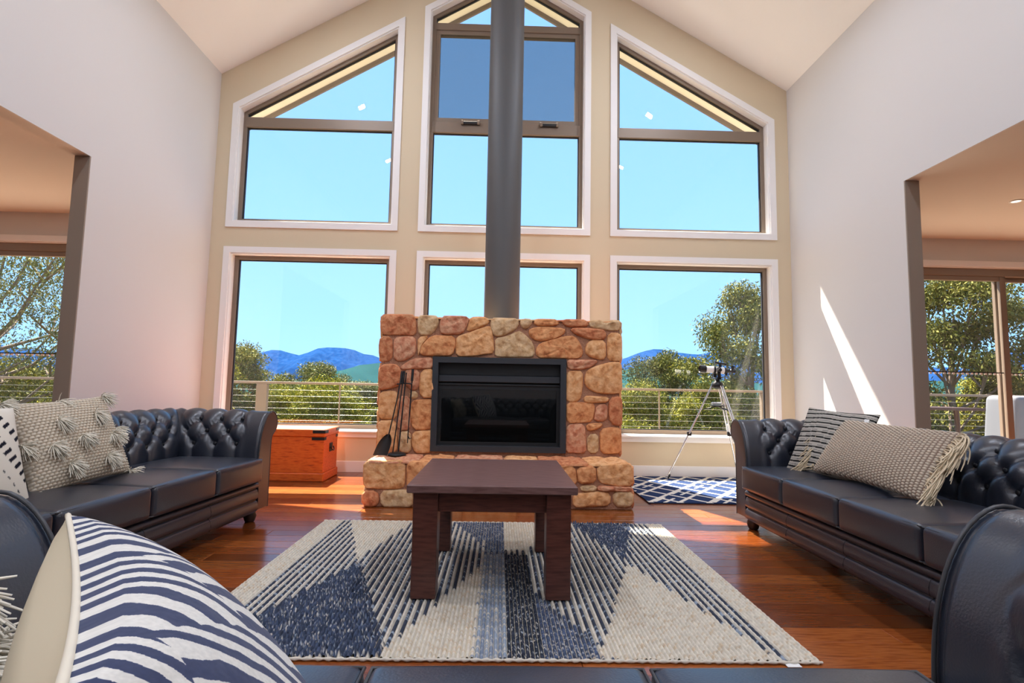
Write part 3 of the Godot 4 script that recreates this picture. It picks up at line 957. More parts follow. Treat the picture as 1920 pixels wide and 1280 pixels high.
func fireplace() -> void:
	snoise.seed = 9; snoise.frequency = 0.06; snoise.fractal_octaves = 3
	var f := thing("stone_fireplace", "sandstone rubble fireplace with a raised hearth and black firebox", "fireplace")
	var m := MB.new()
	for b in [[-1.055, -0.60, 0.34, 1.54, 0.3, 1.195], [0.562, 1.04, 0.34, 1.54, 0.3, 1.195], [-0.60, 0.562, 1.197, 1.54, 0.3, 1.195], [-0.60, 0.562, 0.34, 0.39, 0.3, 1.195], [-0.60, 0.562, 0.39, 1.197, 0.3, 0.6], [-1.045, 1.045, 0.0, 0.342, 0.3, 1.605]]:
		m.box(Vector3((b[0] + b[1]) * 0.5, (b[2] + b[3]) * 0.5, (b[4] + b[5]) * 0.5), Vector3(b[1] - b[0], b[3] - b[2], b[5] - b[4]), 0.006)
	obj("mortar_core", m, M.mortar, f)
	var tone := [1, 3, 4, 2, 3, 1, 4, 0, 2, 2, 3, 4, 1, 4, 2, 3, 2, 2, 4, 3, 0, 2, 3, 0, 1, 3, 0, 1, 0, 2, 2, 4, 2, 2, 2, 0, 4, 1, 4, 0, 3, 0]
	for k in BODY_STONES.size():
		obj("stone", stone(BODY_STONES[k], Transform3D(Basis.IDENTITY, Vector3(0, 0, 1.193)), 0.018 + 0.014 * ((k * 7) % 5) / 4.0), M.stones[tone[k % tone.size()]], f)
	for k in HEARTH_STONES.size():
		obj("stone", stone(HEARTH_STONES[k], Transform3D(Basis.IDENTITY, Vector3(0, 0, 1.603)), 0.02 + 0.014 * ((k * 3) % 4) / 3.0), M.stones[[2, 0, 1, 3, 2, 4, 0, 3, 2, 4, 0, 2, 3, 4, 2, 3][k]], f)
	# hearth slabs, shelf top and the two returns
	var up := Basis(Vector3.RIGHT, Vector3(0, 0, -1), Vector3.UP)
	for q in rubble(2100, 425, 6, 1, 4):
		obj("stone", stone(q, Transform3D(up, Vector3(-1.05, 0.338, 1.63)), 0.02), M.stones[rng.randi() % 5], f)
	for q in rubble(2110, 900, 6, 3, 5):
		obj("stone", stone(q, Transform3D(up, Vector3(-1.06, 1.535, 1.215)), 0.014), M.stones[rng.randi() % 5], f)
	var lb := Basis(Vector3.BACK, Vector3.UP, Vector3.LEFT)
	var rb := Basis(Vector3.FORWARD, Vector3.UP, Vector3.RIGHT)
	for q in rubble(900, 1195, 3, 6, 6):
		obj("stone", stone(q, Transform3D(lb, Vector3(-1.053, 0.35, 0.305)), 0.024), M.stones[rng.randi() % 5], f)
		obj("stone", stone(q, Transform3D(rb, Vector3(1.038, 0.35, 1.2)), 0.024), M.stones[rng.randi() % 5], f)
	for q in rubble(1300, 338, 4, 2, 8):
		obj("stone", stone(q, Transform3D(lb, Vector3(-1.043, 0.005, 0.305)), 0.022), M.stones[rng.randi() % 5], f)
		obj("stone", stone(q, Transform3D(rb, Vector3(1.043, 0.005, 1.61)), 0.022), M.stones[rng.randi() % 5], f)
	# firebox
	var b := Node3D.new()
	b.name = "firebox"
	f.add_child(b, true)
	var ou := P2([-0.604, 0.386, 0.566, 0.386, 0.566, 1.202, -0.604, 1.202])
	ring("frame", b, ou, inset(ou, 0.05), 1.15, 1.228, M.iron_matt)
	m = MB.new()
	m.box(Vector3(-0.019, 0.8, 0.86), Vector3(1.16, 0.81, 0.02))
	m.box(Vector3(-0.019, 0.405, 1.0), Vector3(1.16, 0.02, 0.3))
	obj("lining", m, M.charcoal, b)
	obj("baffle", span(Vector3(-0.556, 0.985, 1.14), Vector3(0.518, 1.045, 1.185), 0.006), M.iron_matt, b)
	obj("baffle_lip", span(Vector3(-0.556, 0.955, 1.13), Vector3(0.518, 0.975, 1.18), 0.004), M.iron, b)
	var ir := P2([-0.556, 0.436, 0.518, 0.436, 0.518, 0.955, -0.556, 0.955])
	ring("door_frame", b, ir, inset(ir, 0.03), 1.14, 1.17, M.iron)
	m = MB.new()
	m.prism(inset(ir, 0.026), 1.15, 1.156)
	obj("door_glass", m, M.smoked, b)
	m = MB.new()
	m.box(Vector3(-0.019, 1.1, 1.14), Vector3(1.07, 0.1, 0.01), 0.0)
	obj("grille", m, M.iron, b)
	for lg in [[-0.3, 0.47, 0.05], [0.1, 0.49, -0.2], [0.0, 0.55, 0.5]]:
		m = MB.new()
		m.tube([Vector3(lg[0] - 0.02, lg[1], 1.0 - lg[2] * 0.2), Vector3(lg[0] + 0.36, lg[1] + lg[2] * 0.25, 1.02)], [0.045, 0.038], 8)
		obj("log", m, M.bark, b)
	# flue
	var fl := thing("flue_pipe", "tall dark grey flue pipe rising from the fireplace to the ceiling ridge", "flue", Vector3(-0.012, 1.55, 0.75))
	m = MB.new()
	m.lathe([Vector2(0.172, 0.0), Vector2(0.172, 4.72)], 40)
	obj("pipe", m, M.flue, fl)
	m = MB.new()
	m.lathe([Vector2(0.172, 0.0), Vector2(0.2, 0.0), Vector2(0.2, 0.0), Vector2(0.2, 0.012), Vector2(0.2, 0.012), Vector2(0.172, 0.016)], 40)
	obj("collar", m, M.flue, fl)

# ---------------------------------------------------------------- chesterfield sofas
const PROFILE := [0.02, 0.20, 0.0, 0.33, 0.0, 0.42, 0.004, 0.50, 0.016, 0.575, 0.042, 0.65, 0.082, 0.71, 0.132, 0.743, 0.182, 0.738, 0.22, 0.706, 0.234, 0.66, 0.222, 0.618, 0.19, 0.592, 0.165, 0.565, 0.158, 0.50, 0.157, 0.35, 0.157, 0.20, 0.157, 0.085]
var prof_pts := []
var prof_len := []

func profile_at(t: float) -> Vector2:        # by arc length
	var k := 0
	while k < prof_len.size() - 2 and prof_len[k + 1] < t: k += 1
	return prof_pts[k].lerp(prof_pts[k + 1], clampf((t - prof_len[k]) / (prof_len[k + 1] - prof_len[k]), 0.0, 1.0))

func make_profile() -> void:
	var raw := []
	for k in range(0, PROFILE.size(), 2): raw.append(Vector2(PROFILE[k], PROFILE[k + 1]))
	var n := raw.size()
	for i in n - 1:
		for k in 6:
			prof_pts.append(raw[i].cubic_interpolate(raw[i + 1], raw[max(i - 1, 0)], raw[min(i + 2, n - 1)], k / 6.0))
	prof_pts.append(raw[n - 1])
	var l := 0.0
	for i in prof_pts.size():
		if i > 0: l += prof_pts[i].distance_to(prof_pts[i - 1])
		prof_len.append(l)

const ROW0 := 0.33          # arc length of the first row of buttons
const ROWD := 0.088
const TUFT := 0.15
const ROWS := 3             # rows of buttons

func tuft(a: float, t: float) -> float:
	var v := (t - ROW0) / ROWD
	var u := a / TUFT
	var h := 0.0
	if v < 0.0:                      # straight pleats down to the seat
		h = pow(absf(sin(PI * u)), 0.55)
	elif v > ROWS - 1:               # straight pleats over the roll
		var ph := 0.5 if (ROWS - 1) % 2 == 1 else 0.0
		h = pow(absf(sin(PI * (u - ph))), 0.55)
		h *= 1.0 - smoothstep(3.2, 4.4, v) * 0.9
		h += smoothstep(3.2, 4.4, v) * 0.6
	else:
		var p := u + v * 0.5
		var q := u - v * 0.5
		h = pow(absf(sin(PI * p)) * absf(sin(PI * q)), 0.5)
		h = h * 1.05
	var dv := v - clampf(roundf(v), 0.0, ROWS - 1.0)
	var row := clampf(roundf(v), 0.0, ROWS - 1.0)
	var du := u - (row * 0.5) - roundf(u - row * 0.5)
	var d2 := pow(du * TUFT, 2.0) + pow(dv * ROWD, 2.0)
	h -= 0.75 * exp(-d2 / 0.00042)
	return h

func sofa_arm(half: float, deep: float, s: float, zf: float) -> MB:
	var m := MB.new()
	var total: float = prof_len[-1]
	var f := func(u: float, v: float) -> Vector3:
		var t := v * total
		var p := profile_at(t)
		var p2 := profile_at(minf(t + 0.004, total))
		var nrm := Vector2(-(p2 - p).y, (p2 - p).x).normalized() if p2 != p else Vector2(1, 0)
		nrm = -nrm if nrm.x > 0 and t < 0.2 else nrm
		var z0 := zf
		var z1 := -(deep + p.x)
		var z := lerpf(z0, z1, u)
		var a := zf - z
		var amt := smoothstep(0.10, 0.17, a) * smoothstep(0.0, 0.05, z - z1) * smoothstep(0.2, 0.26, t) * (1.0 - smoothstep(0.72, 0.8, t))
		var h := tuft(a - 0.02, t) * 0.026 - 0.012
		p += nrm * (h * amt)
		# front edge turned in softly
		var e := smoothstep(0.02, 0.0, a)
		p -= nrm * e * 0.012
		return Vector3(s * (half + p.x), p.y, z)
	m.grid(64, 84, f, null, s < 0)
	return m

func sofa_back(half: float, deep: float) -> MB:
	var m := MB.new()
	var total: float = prof_len[-1]
	var f := func(u: float, v: float) -> Vector3:
		var t := v * total
		var p := profile_at(t)
		var p2 := profile_at(minf(t + 0.004, total))
		var nrm := Vector2(-(p2 - p).y, (p2 - p).x).normalized() if p2 != p else Vector2(1, 0)
		nrm = -nrm if nrm.x > 0 and t < 0.2 else nrm
		var x1 := half + p.x
		var x := lerpf(-x1, x1, u)
		var amt := smoothstep(0.0, 0.05, x1 - absf(x)) * smoothstep(0.2, 0.26, t) * (1.0 - smoothstep(0.72, 0.8, t))
		p += nrm * ((tuft(x, t) * 0.026 - 0.012) * amt)
		return Vector3(x, p.y, -(deep + p.x))
	m.grid(int(half * 2 / 0.0125), 84, f, null, true)
	return m

func make_sofa(n: int, cw: float, label: String) -> Node3D:
	var s := thing("chesterfield_sofa", label, "sofa", Vector3.ZERO, 0.0, "black leather chesterfield sofas")
	var half := n * cw * 0.5
	var deep := 0.60
	var zf := -0.045
	obj("backrest", sofa_back(half, deep), M.leather, s)
	var outer := half + 0.157
	for e in [-1.0, 1.0]:
		var arm := obj("arm", sofa_arm(half, deep, e, zf), M.leather, s)
		# front panel: the profile as a plate, with piping round it
		var poly := PackedVector2Array()
		var pts := []
		for k in range(2, prof_pts.size(), 2):
			var p: Vector2 = prof_pts[k]
			poly.append(Vector2(e * (half + p.x), p.y))
			pts.append(Vector3(e * (half + p.x), p.y, zf + 0.004))
		poly.append(Vector2(e * (half + 0.02), 0.085))
		var pl := MB.new()
		pl.prism(inset(poly if e < 0 else rev(poly), 0.006), zf - 0.03, zf + 0.006)
		obj("front_panel", pl, M.leather, arm)
		var pp := MB.new()
		pp.tube(pts, 0.004, 6)
		obj("piping", pp, M.piping, arm)
		# outer side and bottom filling
		var bt := MB.new()
		for j in ROWS:
			var t := ROW0 + ROWD * j
			var p := profile_at(t)
			for i in 8:
				var a := TUFT * (i + 0.5 * (j % 2))
				var z := zf - 0.02 - a
				if a < 0.12 or z < -deep + 0.06: continue
				var b := MB.new()
				b.soft(Vector3(0.024, 0.024, 0.024), 0.011, 3, 1, func(q: Vector3): return Vector3(q.x * 0.6, q.y, q.z))
				var bo := obj("button", b.mesh(true), M.button, arm)
				bo.position = Vector3(e * (half + p.x + 0.016), p.y, z)
	var sb := MB.new()
	sb.soft(Vector3(0.024, 0.024, 0.024), 0.011, 3, 1, func(q: Vector3): return Vector3(q.x, q.y, q.z * 0.6))
	var bm := sb.mesh(true)
	for j in ROWS:
		var p := profile_at(ROW0 + ROWD * j)
		var k := int(half / TUFT) + 1
		for i in range(-k, k + 1):
			var x := TUFT * (i + 0.5 * (j % 2))
			if absf(x) > half - 0.05: continue
			var bo := obj("button", bm, M.button, s)
			bo.position = Vector3(x, p.y, -(deep + p.x + 0.016))
	# base: padded front rail in two rolls with seams, and a closed box behind it
	var base := MB.new()
	var bp := [Vector2(-0.10, 0.285), Vector2(-0.045, 0.282), Vector2(-0.02, 0.272), Vector2(-0.012, 0.258), Vector2(-0.02, 0.243), Vector2(-0.036, 0.236), Vector2(-0.024, 0.226), Vector2(-0.016, 0.2), Vector2(-0.018, 0.172), Vector2(-0.034, 0.16), Vector2(-0.02, 0.148), Vector2(-0.012, 0.118), Vector2(-0.02, 0.09), Vector2(-0.05, 0.075), Vector2(-0.12, 0.075)]
	base.grid(40, bp.size() * 3 - 3, func(u: float, v: float):
		var t := v * (bp.size() - 1)
		var i := mini(int(t), bp.size() - 2)
		var p: Vector2 = bp[i].cubic_interpolate(bp[i + 1], bp[max(i - 1, 0)], bp[min(i + 2, bp.size() - 1)], t - i)
		return Vector3(lerpf(-half, half, u), p.y, p.x - 0.012))
	obj("front_rail", base, M.leather, s)
	for i in range(1, n):
		var sm := MB.new()
		var pts := []
		for p in bp.slice(5): pts.append(Vector3(-half + cw * i, p.y, p.x - 0.0115))
		sm.tube(pts, 0.0022, 5)
		obj("seam", sm, M.button, s)
	base = MB.new()
	base.box(Vector3(0, 0.17, -0.42), Vector3(half * 2 + 0.28, 0.19, 0.62), 0.01)
	obj("base_frame", base, M.leather, s)
	# loose seat cushions
	var cu := MB.new()
	cu.soft(Vector3(cw - 0.006, 0.155, 0.60), 0.026, 4, 10, func(p: Vector3):
		var cr := (1.0 - pow(p.x / (cw * 0.5), 2.0)) * (1.0 - pow(absf(p.z) / 0.3, 2.5))
		var y := p.y + (0.022 * cr if p.y > 0 else 0.0)
		var z := p.z + (0.010 * (1.0 - pow(p.x / (cw * 0.5), 2.0)) * (1.0 - pow(p.y / 0.08, 2.0)) if p.z > 0 else 0.0)
		return Vector3(p.x, y, z))
	var cm := cu.mesh(true)
	var pm := MB.new()
	for y in [0.069, -0.069]:
		var path := []
		for k in 25:
			var x := (cw - 0.006) * 0.5
			var t := k / 24.0 * 3.0
			var p := Vector3(-x + 0.004, y, -0.29 + t * 0.58) if t < 1 else (Vector3(lerpf(-x, x, t - 1.0) * 0.985, y, 0.291) if t < 2 else Vector3(x - 0.004, y, 0.29 - (t - 2.0) * 0.58))
			path.append(p)
		pm.tube(path, 0.0042, 5)
	var pmm := pm.mesh()
	for i in n:
		var c := obj("seat_cushion", cm, M.leather, s)
		c.position = Vector3(-half + cw * (i + 0.5), 0.362, -0.30)
		obj("piping", pmm, M.piping, c)
	for x in [-1.0, 1.0]:
		for z in [-0.11, -0.68]:
			var ft := MB.new()
			ft.lathe([Vector2(0.0, 0.0), Vector2(0.026, 0.0), Vector2(0.034, 0.012), Vector2(0.042, 0.04), Vector2(0.036, 0.062), Vector2(0.028, 0.068), Vector2(0.036, 0.08)], 16)
			var fo := obj("foot", ft, M.dark_wood, s)
			fo.position = Vector3(x * (half + 0.06), 0, z)
	return s

func rev(p: PackedVector2Array) -> PackedVector2Array:
	var q := p.duplicate(); q.reverse(); return q

func sofas() -> void:
	make_profile()
	var a := make_sofa(4, 0.515, "long black leather chesterfield along the left wall, beside the wooden chest")
	# local +z is the front; the sofa's far end cushion starts at z = 2.16
	var ang := deg_to_rad(4.0)
	var len2 := 4 * 0.515 * 0.5
	a.rotation.y = PI / 2 - ang
	a.position = Vector3(-1.60 - len2 * sin(ang), 0, 2.17 + len2 * cos(ang))
	var b := copy(a, "long black leather chesterfield along the right wall, holding the fringed cushion")
	b.rotation.y = -PI / 2
	b.position = Vector3(1.65, 0, 2.19 + len2)
	var c := make_sofa(3, 0.515, "black leather chesterfield in the foreground, its back to the viewer")
	c.rotation.y = PI
	c.position = Vector3(0.012, 0, 4.80)

# ---------------------------------------------------------------- rugs
func in_tri(p: Vector2, a: Vector2, b: Vector2, c: Vector2) -> bool:
	return Geometry2D.point_is_inside_triangle(p, a, b, c)

# 0 cream, 1 navy, 2 stripes of both, 3 pale denim, 4 dark mixed, 5 blue mixed
func rug_zone(x: float, z: float) -> int:
	var p := Vector2(x, z)
	if x < -1.09 or x > 1.03: return 0
	if x < -0.09:
		if in_tri(p, Vector2(-1.04, 2.0), Vector2(-0.58, 2.0), Vector2(-0.77, 2.86)): return 0
		if in_tri(p, Vector2(-0.74, 2.98), Vector2(-1.1, 3.97), Vector2(-0.39, 3.97)): return 1
		if in_tri(p, Vector2(-0.08, 2.9), Vector2(-0.47, 4.0), Vector2(-0.05, 4.0)): return 0
		if in_tri(p, Vector2(-0.36, 2.0), Vector2(-0.05, 2.0), Vector2(-0.1, 2.66)): return 5
		return 2
	if x < 0.035:
		if z < 2.75: return 5
		return 3
	if x < 0.16:
		if z < 2.75: return 0
		return 4
	if in_tri(p, Vector2(0.0, 2.0), Vector2(0.42, 2.0), Vector2(0.1, 2.8)): return 0
	if in_tri(p, Vector2(0.46, 2.0), Vector2(0.95, 2.0), Vector2(0.70, 2.9)): return 1
	if in_tri(p, Vector2(0.70, 2.88), Vector2(0.33, 3.97), Vector2(1.02, 3.97)): return 0
	if in_tri(p, Vector2(0.14, 3.3), Vector2(0.14, 4.1), Vector2(0.45, 4.05)): return 5
	return 2

func rugs() -> void:
	var r := RandomNumberGenerator.new()
	r.seed = 77
	var w := thing("woven_rug", "navy and cream hand-woven rug with triangles under the coffee table", "rug")
	var rows := 142
	var x0 := -1.205
	var x1 := 1.135
	var z0 := 2.075
	var z1 := 3.915
	var dx := (x1 - x0) / rows
	var cream := lin(212, 204, 188)
	var navy := lin(64, 70, 84)
	var dark := lin(44, 48, 56)
	var denim := lin(146, 158, 172)
	var blue := lin(86, 100, 128)
	var m := MB.new()
	var nz := 200
	var hs := [0.0, 0.75, 1.0, 0.75, 0.0]
	for k in rows:
		var first := m.v.size()
		var shift := r.randf()
		for j in nz + 1:
			var z := lerpf(z0, z1, float(j) / nz)
			var xc := x0 + (k + 0.5) * dx
			var zone := rug_zone(xc + r.randf_range(-0.004, 0.004), z + r.randf_range(-0.015, 0.015) + (0.06 if k % 2 else -0.02))
			var col := cream
			var proud := 1.0
			match zone:
				1: col = navy.lerp(blue, r.randf() * 0.6); proud = 0.75 + r.randf() * 0.8
				2: col = cream if k % 2 else (navy if r.randf() < 0.85 else denim); proud = 1.05 if k % 2 else 0.95
				3: col = denim if r.randf() < 0.8 else cream; col = col.lerp(blue, 0.4 if (k % 2) else 0.0)
				4: col = dark.lerp(navy, r.randf()); proud = 0.8
				5: col = blue.lerp(navy, r.randf()) ; proud = 0.8
			if zone == 0 and r.randf() < 0.12: col = col.lerp(lin(196, 172, 140), 0.7)
			col = col * r.randf_range(0.88, 1.08)
			var mixed := zone == 1 or zone >= 3
			var loop := 0.008 + 0.004 * absf(sin((j * 0.5 + shift) * PI * 0.5))
			var shag := 0.5 if zone == 1 or zone == 5 or zone == 4 else 0.12
			for i in 5:
				var px := x0 + dx * (k + i / 4.0)
				var h: float = 0.003 + (hs[i] * loop + (0.006 * shag if zone == 1 else 0.0)) * proud * (1.0 + shag * r.randf_range(-0.8, 0.8))
				var edge := sin(j * 1.7 + k) * 0.003 if j == 0 or j == nz else 0.0
				m.vert(Vector3(px, h, z + edge), Vector2.ZERO, (cream.lerp(denim, r.randf()) if mixed and r.randf() < 0.1 else col) * r.randf_range(1.0 - shag * 0.6, 1.0 + shag * 0.6))
		for j in nz:
			for i in 4:
				var a := first + j * 5 + i
				m.idx.append_array(PackedInt32Array([a, a + 1, a + 6, a, a + 6, a + 5]))
	# bound ends: a bead of cream loops
	var f := obj("pile", m, M.wool, w)
	f.set_meta("kind", "stuff")
	obj("backing", span(Vector3(x0, 0.0005, z0), Vector3(x1, 0.004, z1)), M.backing, w)
	for z in [z0 - 0.004, z1 + 0.004]:
		var b := MB.new()
		var pts := []
		var rad := []
		for k in 240:
			pts.append(Vector3(lerpf(x0 - 0.003, x1 + 0.003, k / 239.0), 0.0075, z + 0.002 * sin(k * 2.1)))
			rad.append(0.0055 + 0.002 * sin(k * 1.6))
		b.tube(pts, rad, 6, true, cream)
		obj("bound_edge", b, M.wool, w)
	obj("rug_tag", span(Vector3(1.0, 0.004, z1), Vector3(1.05, 0.0055, z1 + 0.03)), M.white, w)
	# trellis rug under the telescope
	var t := thing("trellis_rug", "navy rug with cream trellis lines under the telescope", "rug", Vector3(2.11, 0, 0.70))
	var im := Image.create(1024, 1024, false, Image.FORMAT_RGB8)
	im.fill(c8(42, 58, 92))
	var line := func(a: Vector2, b: Vector2, wd: float) -> void:
		var n := int(a.distance_to(b))
		for k in n + 1:
			var p := a.lerp(b, float(k) / maxi(n, 1))
			im.fill_rect(Rect2i(int(p.x - wd * 0.5), int(p.y - wd * 0.5), int(wd), int(wd)), c8(224, 218, 204))
	var st := 300.0
	for i in range(-5, 9):
		var o := i * st * 0.5
		line.call(Vector2(o, 0), Vector2(o + 620, 1023), 17.0)
		line.call(Vector2(o + 620, 0), Vector2(o, 1023), 17.0)
	for i in range(-2, 6):                # short double lines that break up the diamonds
		for j in 4:
			var q := Vector2(i * st + (j % 2) * 150.0, j * 255.0)
			line.call(q + Vector2(40, 30), q + Vector2(115, 155), 13.0)
			line.call(q + Vector2(80, 0), q + Vector2(160, 130), 13.0)
	var tm := mat(Color.WHITE, 1.0, 0.0, 0.2)
	tm.albedo_texture = ImageTexture.create_from_image(im)
	relief(tm, M.fine, 0.2)
	m = MB.new()
	var hw := 0.86
	var hd := 0.66
	m.grid(2, 2, func(u: float, v: float): return Vector3(lerpf(-hw, hw, u), 0.012, lerpf(hd, -hd, v)), null, true)
	obj("pile", m, tm, t)
	m = MB.new()
	m.box(Vector3(0, 0.006, 0), Vector3(hw * 2, 0.0115, hd * 2), 0.003)
	obj("backing", m, mat(c8(40, 52, 80), 1.0), t)

# ---------------------------------------------------------------- furniture
func table() -> void:
	var t := thing("coffee_table", "square dark red-brown wooden coffee table on the woven rug", "table", Vector3(-0.037, 0.0155, 0))
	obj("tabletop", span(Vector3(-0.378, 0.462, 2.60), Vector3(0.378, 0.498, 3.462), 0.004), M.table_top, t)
	for x in [-1.0, 1.0]:
		for z in [2.69, 3.37]:
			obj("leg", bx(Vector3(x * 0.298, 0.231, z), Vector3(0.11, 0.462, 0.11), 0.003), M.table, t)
	for x in [-1.0, 1.0]:
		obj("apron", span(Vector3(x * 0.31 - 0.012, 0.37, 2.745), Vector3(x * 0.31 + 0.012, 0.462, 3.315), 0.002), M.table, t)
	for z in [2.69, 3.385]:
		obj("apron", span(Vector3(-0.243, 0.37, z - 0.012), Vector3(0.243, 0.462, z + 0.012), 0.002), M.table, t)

func chest() -> void:
	var c := thing("wooden_chest", "orange pine blanket chest with dark iron straps under the left window", "chest", Vector3(-2.23, 0, 0.37))
	var hw := 0.51
	var hd := 0.215
	obj("body", bx(Vector3(0, 0.255, 0), Vector3(2 * hw, 0.35, 2 * hd), 0.004), M.pine, c)
	obj("plinth", bx(Vector3(0, 0.04, 0), Vector3(2 * hw + 0.025, 0.08, 2 * hd + 0.025), 0.008), M.pine, c)
	var lid := obj("lid", bx(Vector3(0, 0.466, 0), Vector3(2 * hw + 0.02, 0.072, 2 * hd + 0.02), 0.006), M.pine, c)
	for x in [-1.0, 1.0]:
		for z in [-1.0, 1.0]:
			var s := MB.new()
			s.box(Vector3(x * (hw + 0.011) - x * 0.06, 0.478, z * (hd + 0.0115)), Vector3(0.12, 0.03, 0.004), 0.001)
			s.box(Vector3(x * (hw + 0.0115), 0.478, z * (hd + 0.011) - z * 0.05), Vector3(0.004, 0.03, 0.10), 0.001)
			obj("corner_strap", s, M.iron, lid)
			s = MB.new()
			s.box(Vector3(x * (hw + 0.001) - x * 0.06, 0.41, z * (hd + 0.0015)), Vector3(0.12, 0.028, 0.004), 0.001)
			s.box(Vector3(x * (hw + 0.0015), 0.41, z * (hd + 0.001) - z * 0.03), Vector3(0.004, 0.028, 0.06), 0.001)
			obj("corner_strap", s, M.iron, c)
		var hdl := MB.new()
		hdl.box(Vector3(x * (hw + 0.003), 0.31, 0), Vector3(0.005, 0.085, 0.09), 0.002)
		var pts := []
		for k in 9:
			var a := PI * k / 8.0
			pts.append(Vector3(x * (hw + 0.012 + 0.018 * sin(a)), 0.315 - 0.035 * sin(a), cos(a) * 0.045))
		hdl.tube(pts, 0.006, 6)
		obj("handle", hdl, M.iron, c)

# ---------------------------------------------------------------- cushions
# transform of a cushion: centre, direction it faces (level), how far it leans back, roll
func lean(at: Vector3, face: Vector3, back: float, roll := 0.0) -> Transform3D:
	var z := face.normalized()
	var x := Vector3.UP.cross(z).normalized()
	var b := Basis(x, Vector3.UP, z)
	b = b * Basis(Vector3.RIGHT, -back) * Basis(Vector3.BACK, roll)
	return Transform3D(b, at)

func pillow_pt(u: float, v: float, w: float, h: float, t: float) -> Vector3:     # u, v in -1..1
	var puff := pow(maxf((1.0 - u * u) * (1.0 - v * v), 0.0), 0.42)
	var x := w * 0.5 * u * (1.0 - 0.07 * (1.0 - v * v) * u * u)
	var y := h * 0.5 * v * (1.0 - 0.07 * (1.0 - u * u) * v * v)
	return Vector3(x, y, t * 0.5 * puff)

func pillow_side(w: float, h: float, t: float, n: int, sgn: float, bump = null, col = null) -> MB:
	var m := MB.new()
	var f := func(a: float, b: float):
		# closer rows near the edge
		var u := sin((a - 0.5) * PI) * 0.35 + (a * 2 - 1) * 0.65
		var v := sin((b - 0.5) * PI) * 0.35 + (b * 2 - 1) * 0.65
		var p := pillow_pt(u, v, w, h, t)
		if bump: p.z += bump.call(p.x, p.y) * minf(1.0, p.z / 0.02)
		p.z *= sgn
		return p
	var g = null
	if col:
		g = func(a: float, b: float):
			var u := sin((a - 0.5) * PI) * 0.35 + (a * 2 - 1) * 0.65
			var v := sin((b - 0.5) * PI) * 0.35 + (b * 2 - 1) * 0.65
			var p := pillow_pt(u, v, w, h, t)
			return col.call(p.x, p.y)
	m.grid(n, int(n * h / w), f, g, sgn > 0)
	return m

func strand(m: MB, a: Vector3, d: Vector3, l: float, sag: Vector3, rad: float, col: Color, seg := 5) -> void:
	var pts := []
	var rr := []
	for k in seg + 1:
		var t := float(k) / seg
		pts.append(a + d * l * t + sag * t * t)
		rr.append(rad * (1.0 if k < seg else 0.6))
	m.tube(pts, rr, 4, false, col)

func edge_path(w: float, h: float) -> Array:
	var pts := []
	for k in 97:
		var t := k / 96.0 * 4.0
		var q := t - floorf(t)
		var p := Vector3.ZERO
		match int(t) % 4:
			0: p = pillow_pt(q * 2 - 1, -1, w, h, 0)
			1: p = pillow_pt(1, q * 2 - 1, w, h, 0)
			2: p = pillow_pt(1 - q * 2, 1, w, h, 0)
			3: p = pillow_pt(-1, 1 - q * 2, w, h, 0)
		pts.append(p)
	return pts

func tufted_cushion(label: String, x: Transform3D, w: float, h: float, sd: int) -> Node3D:
	var r := RandomNumberGenerator.new()
	r.seed = sd
	var c := thing("tufted_cushion", label, "cushion", Vector3.ZERO, 0.0, "cream cushions with yarn tufts")
	c.transform = x
	var knit := func(px: float, py: float):
		var i := floorf(py / 0.014)
		return 0.008 * absf(sin(px * PI / 0.019 + (PI / 2 if int(i) % 2 else 0.0))) * absf(sin(py * PI / 0.014))
	var tone := func(px: float, py: float):
		var i := floorf(py / 0.014)
		var k := absf(sin(px * PI / 0.019 + (PI / 2 if int(i) % 2 else 0.0))) * absf(sin(py * PI / 0.014))
		return lin(168, 152, 130).lerp(lin(214, 202, 182), smoothstep(0.05, 0.6, k))
	obj("front", pillow_side(w, h, 0.17, 180, 1.0, knit, tone), M.wool, c)
	obj("back", pillow_side(w, h, 0.13, 24, -1.0), M.cream, c)
	for q in [[-0.98, 0.98], [0.98, 0.98], [-0.98, -0.98], [0.98, -0.98], [0, 1.0], [-0.35, 0.45], [0.42, 0.5], [-0.05, 0.0], [-0.62, -0.1], [0.62, -0.05], [-0.4, -0.55], [0.36, -0.55], [0.98, 0.1], [-0.98, 0.05]]:
		var p := pillow_pt(clampf(q[0], -0.99, 0.99), clampf(q[1], -0.99, 0.99), w, h, 0.17)
		var m := MB.new()
		for k in 90:
			var d := Vector3(r.randfn() * 0.6 + 0.3, r.randfn() * 0.5 - 0.5, absf(r.randfn()) * 0.6 + 0.3).normalized()
			strand(m, p, d, r.randf_range(0.04, 0.075), Vector3(0, -0.024, -0.006), 0.0022, lin(228, 220, 202) * r.randf_range(0.85, 1.05), 3)
		obj("tassel", m, M.wool, c)
	return c

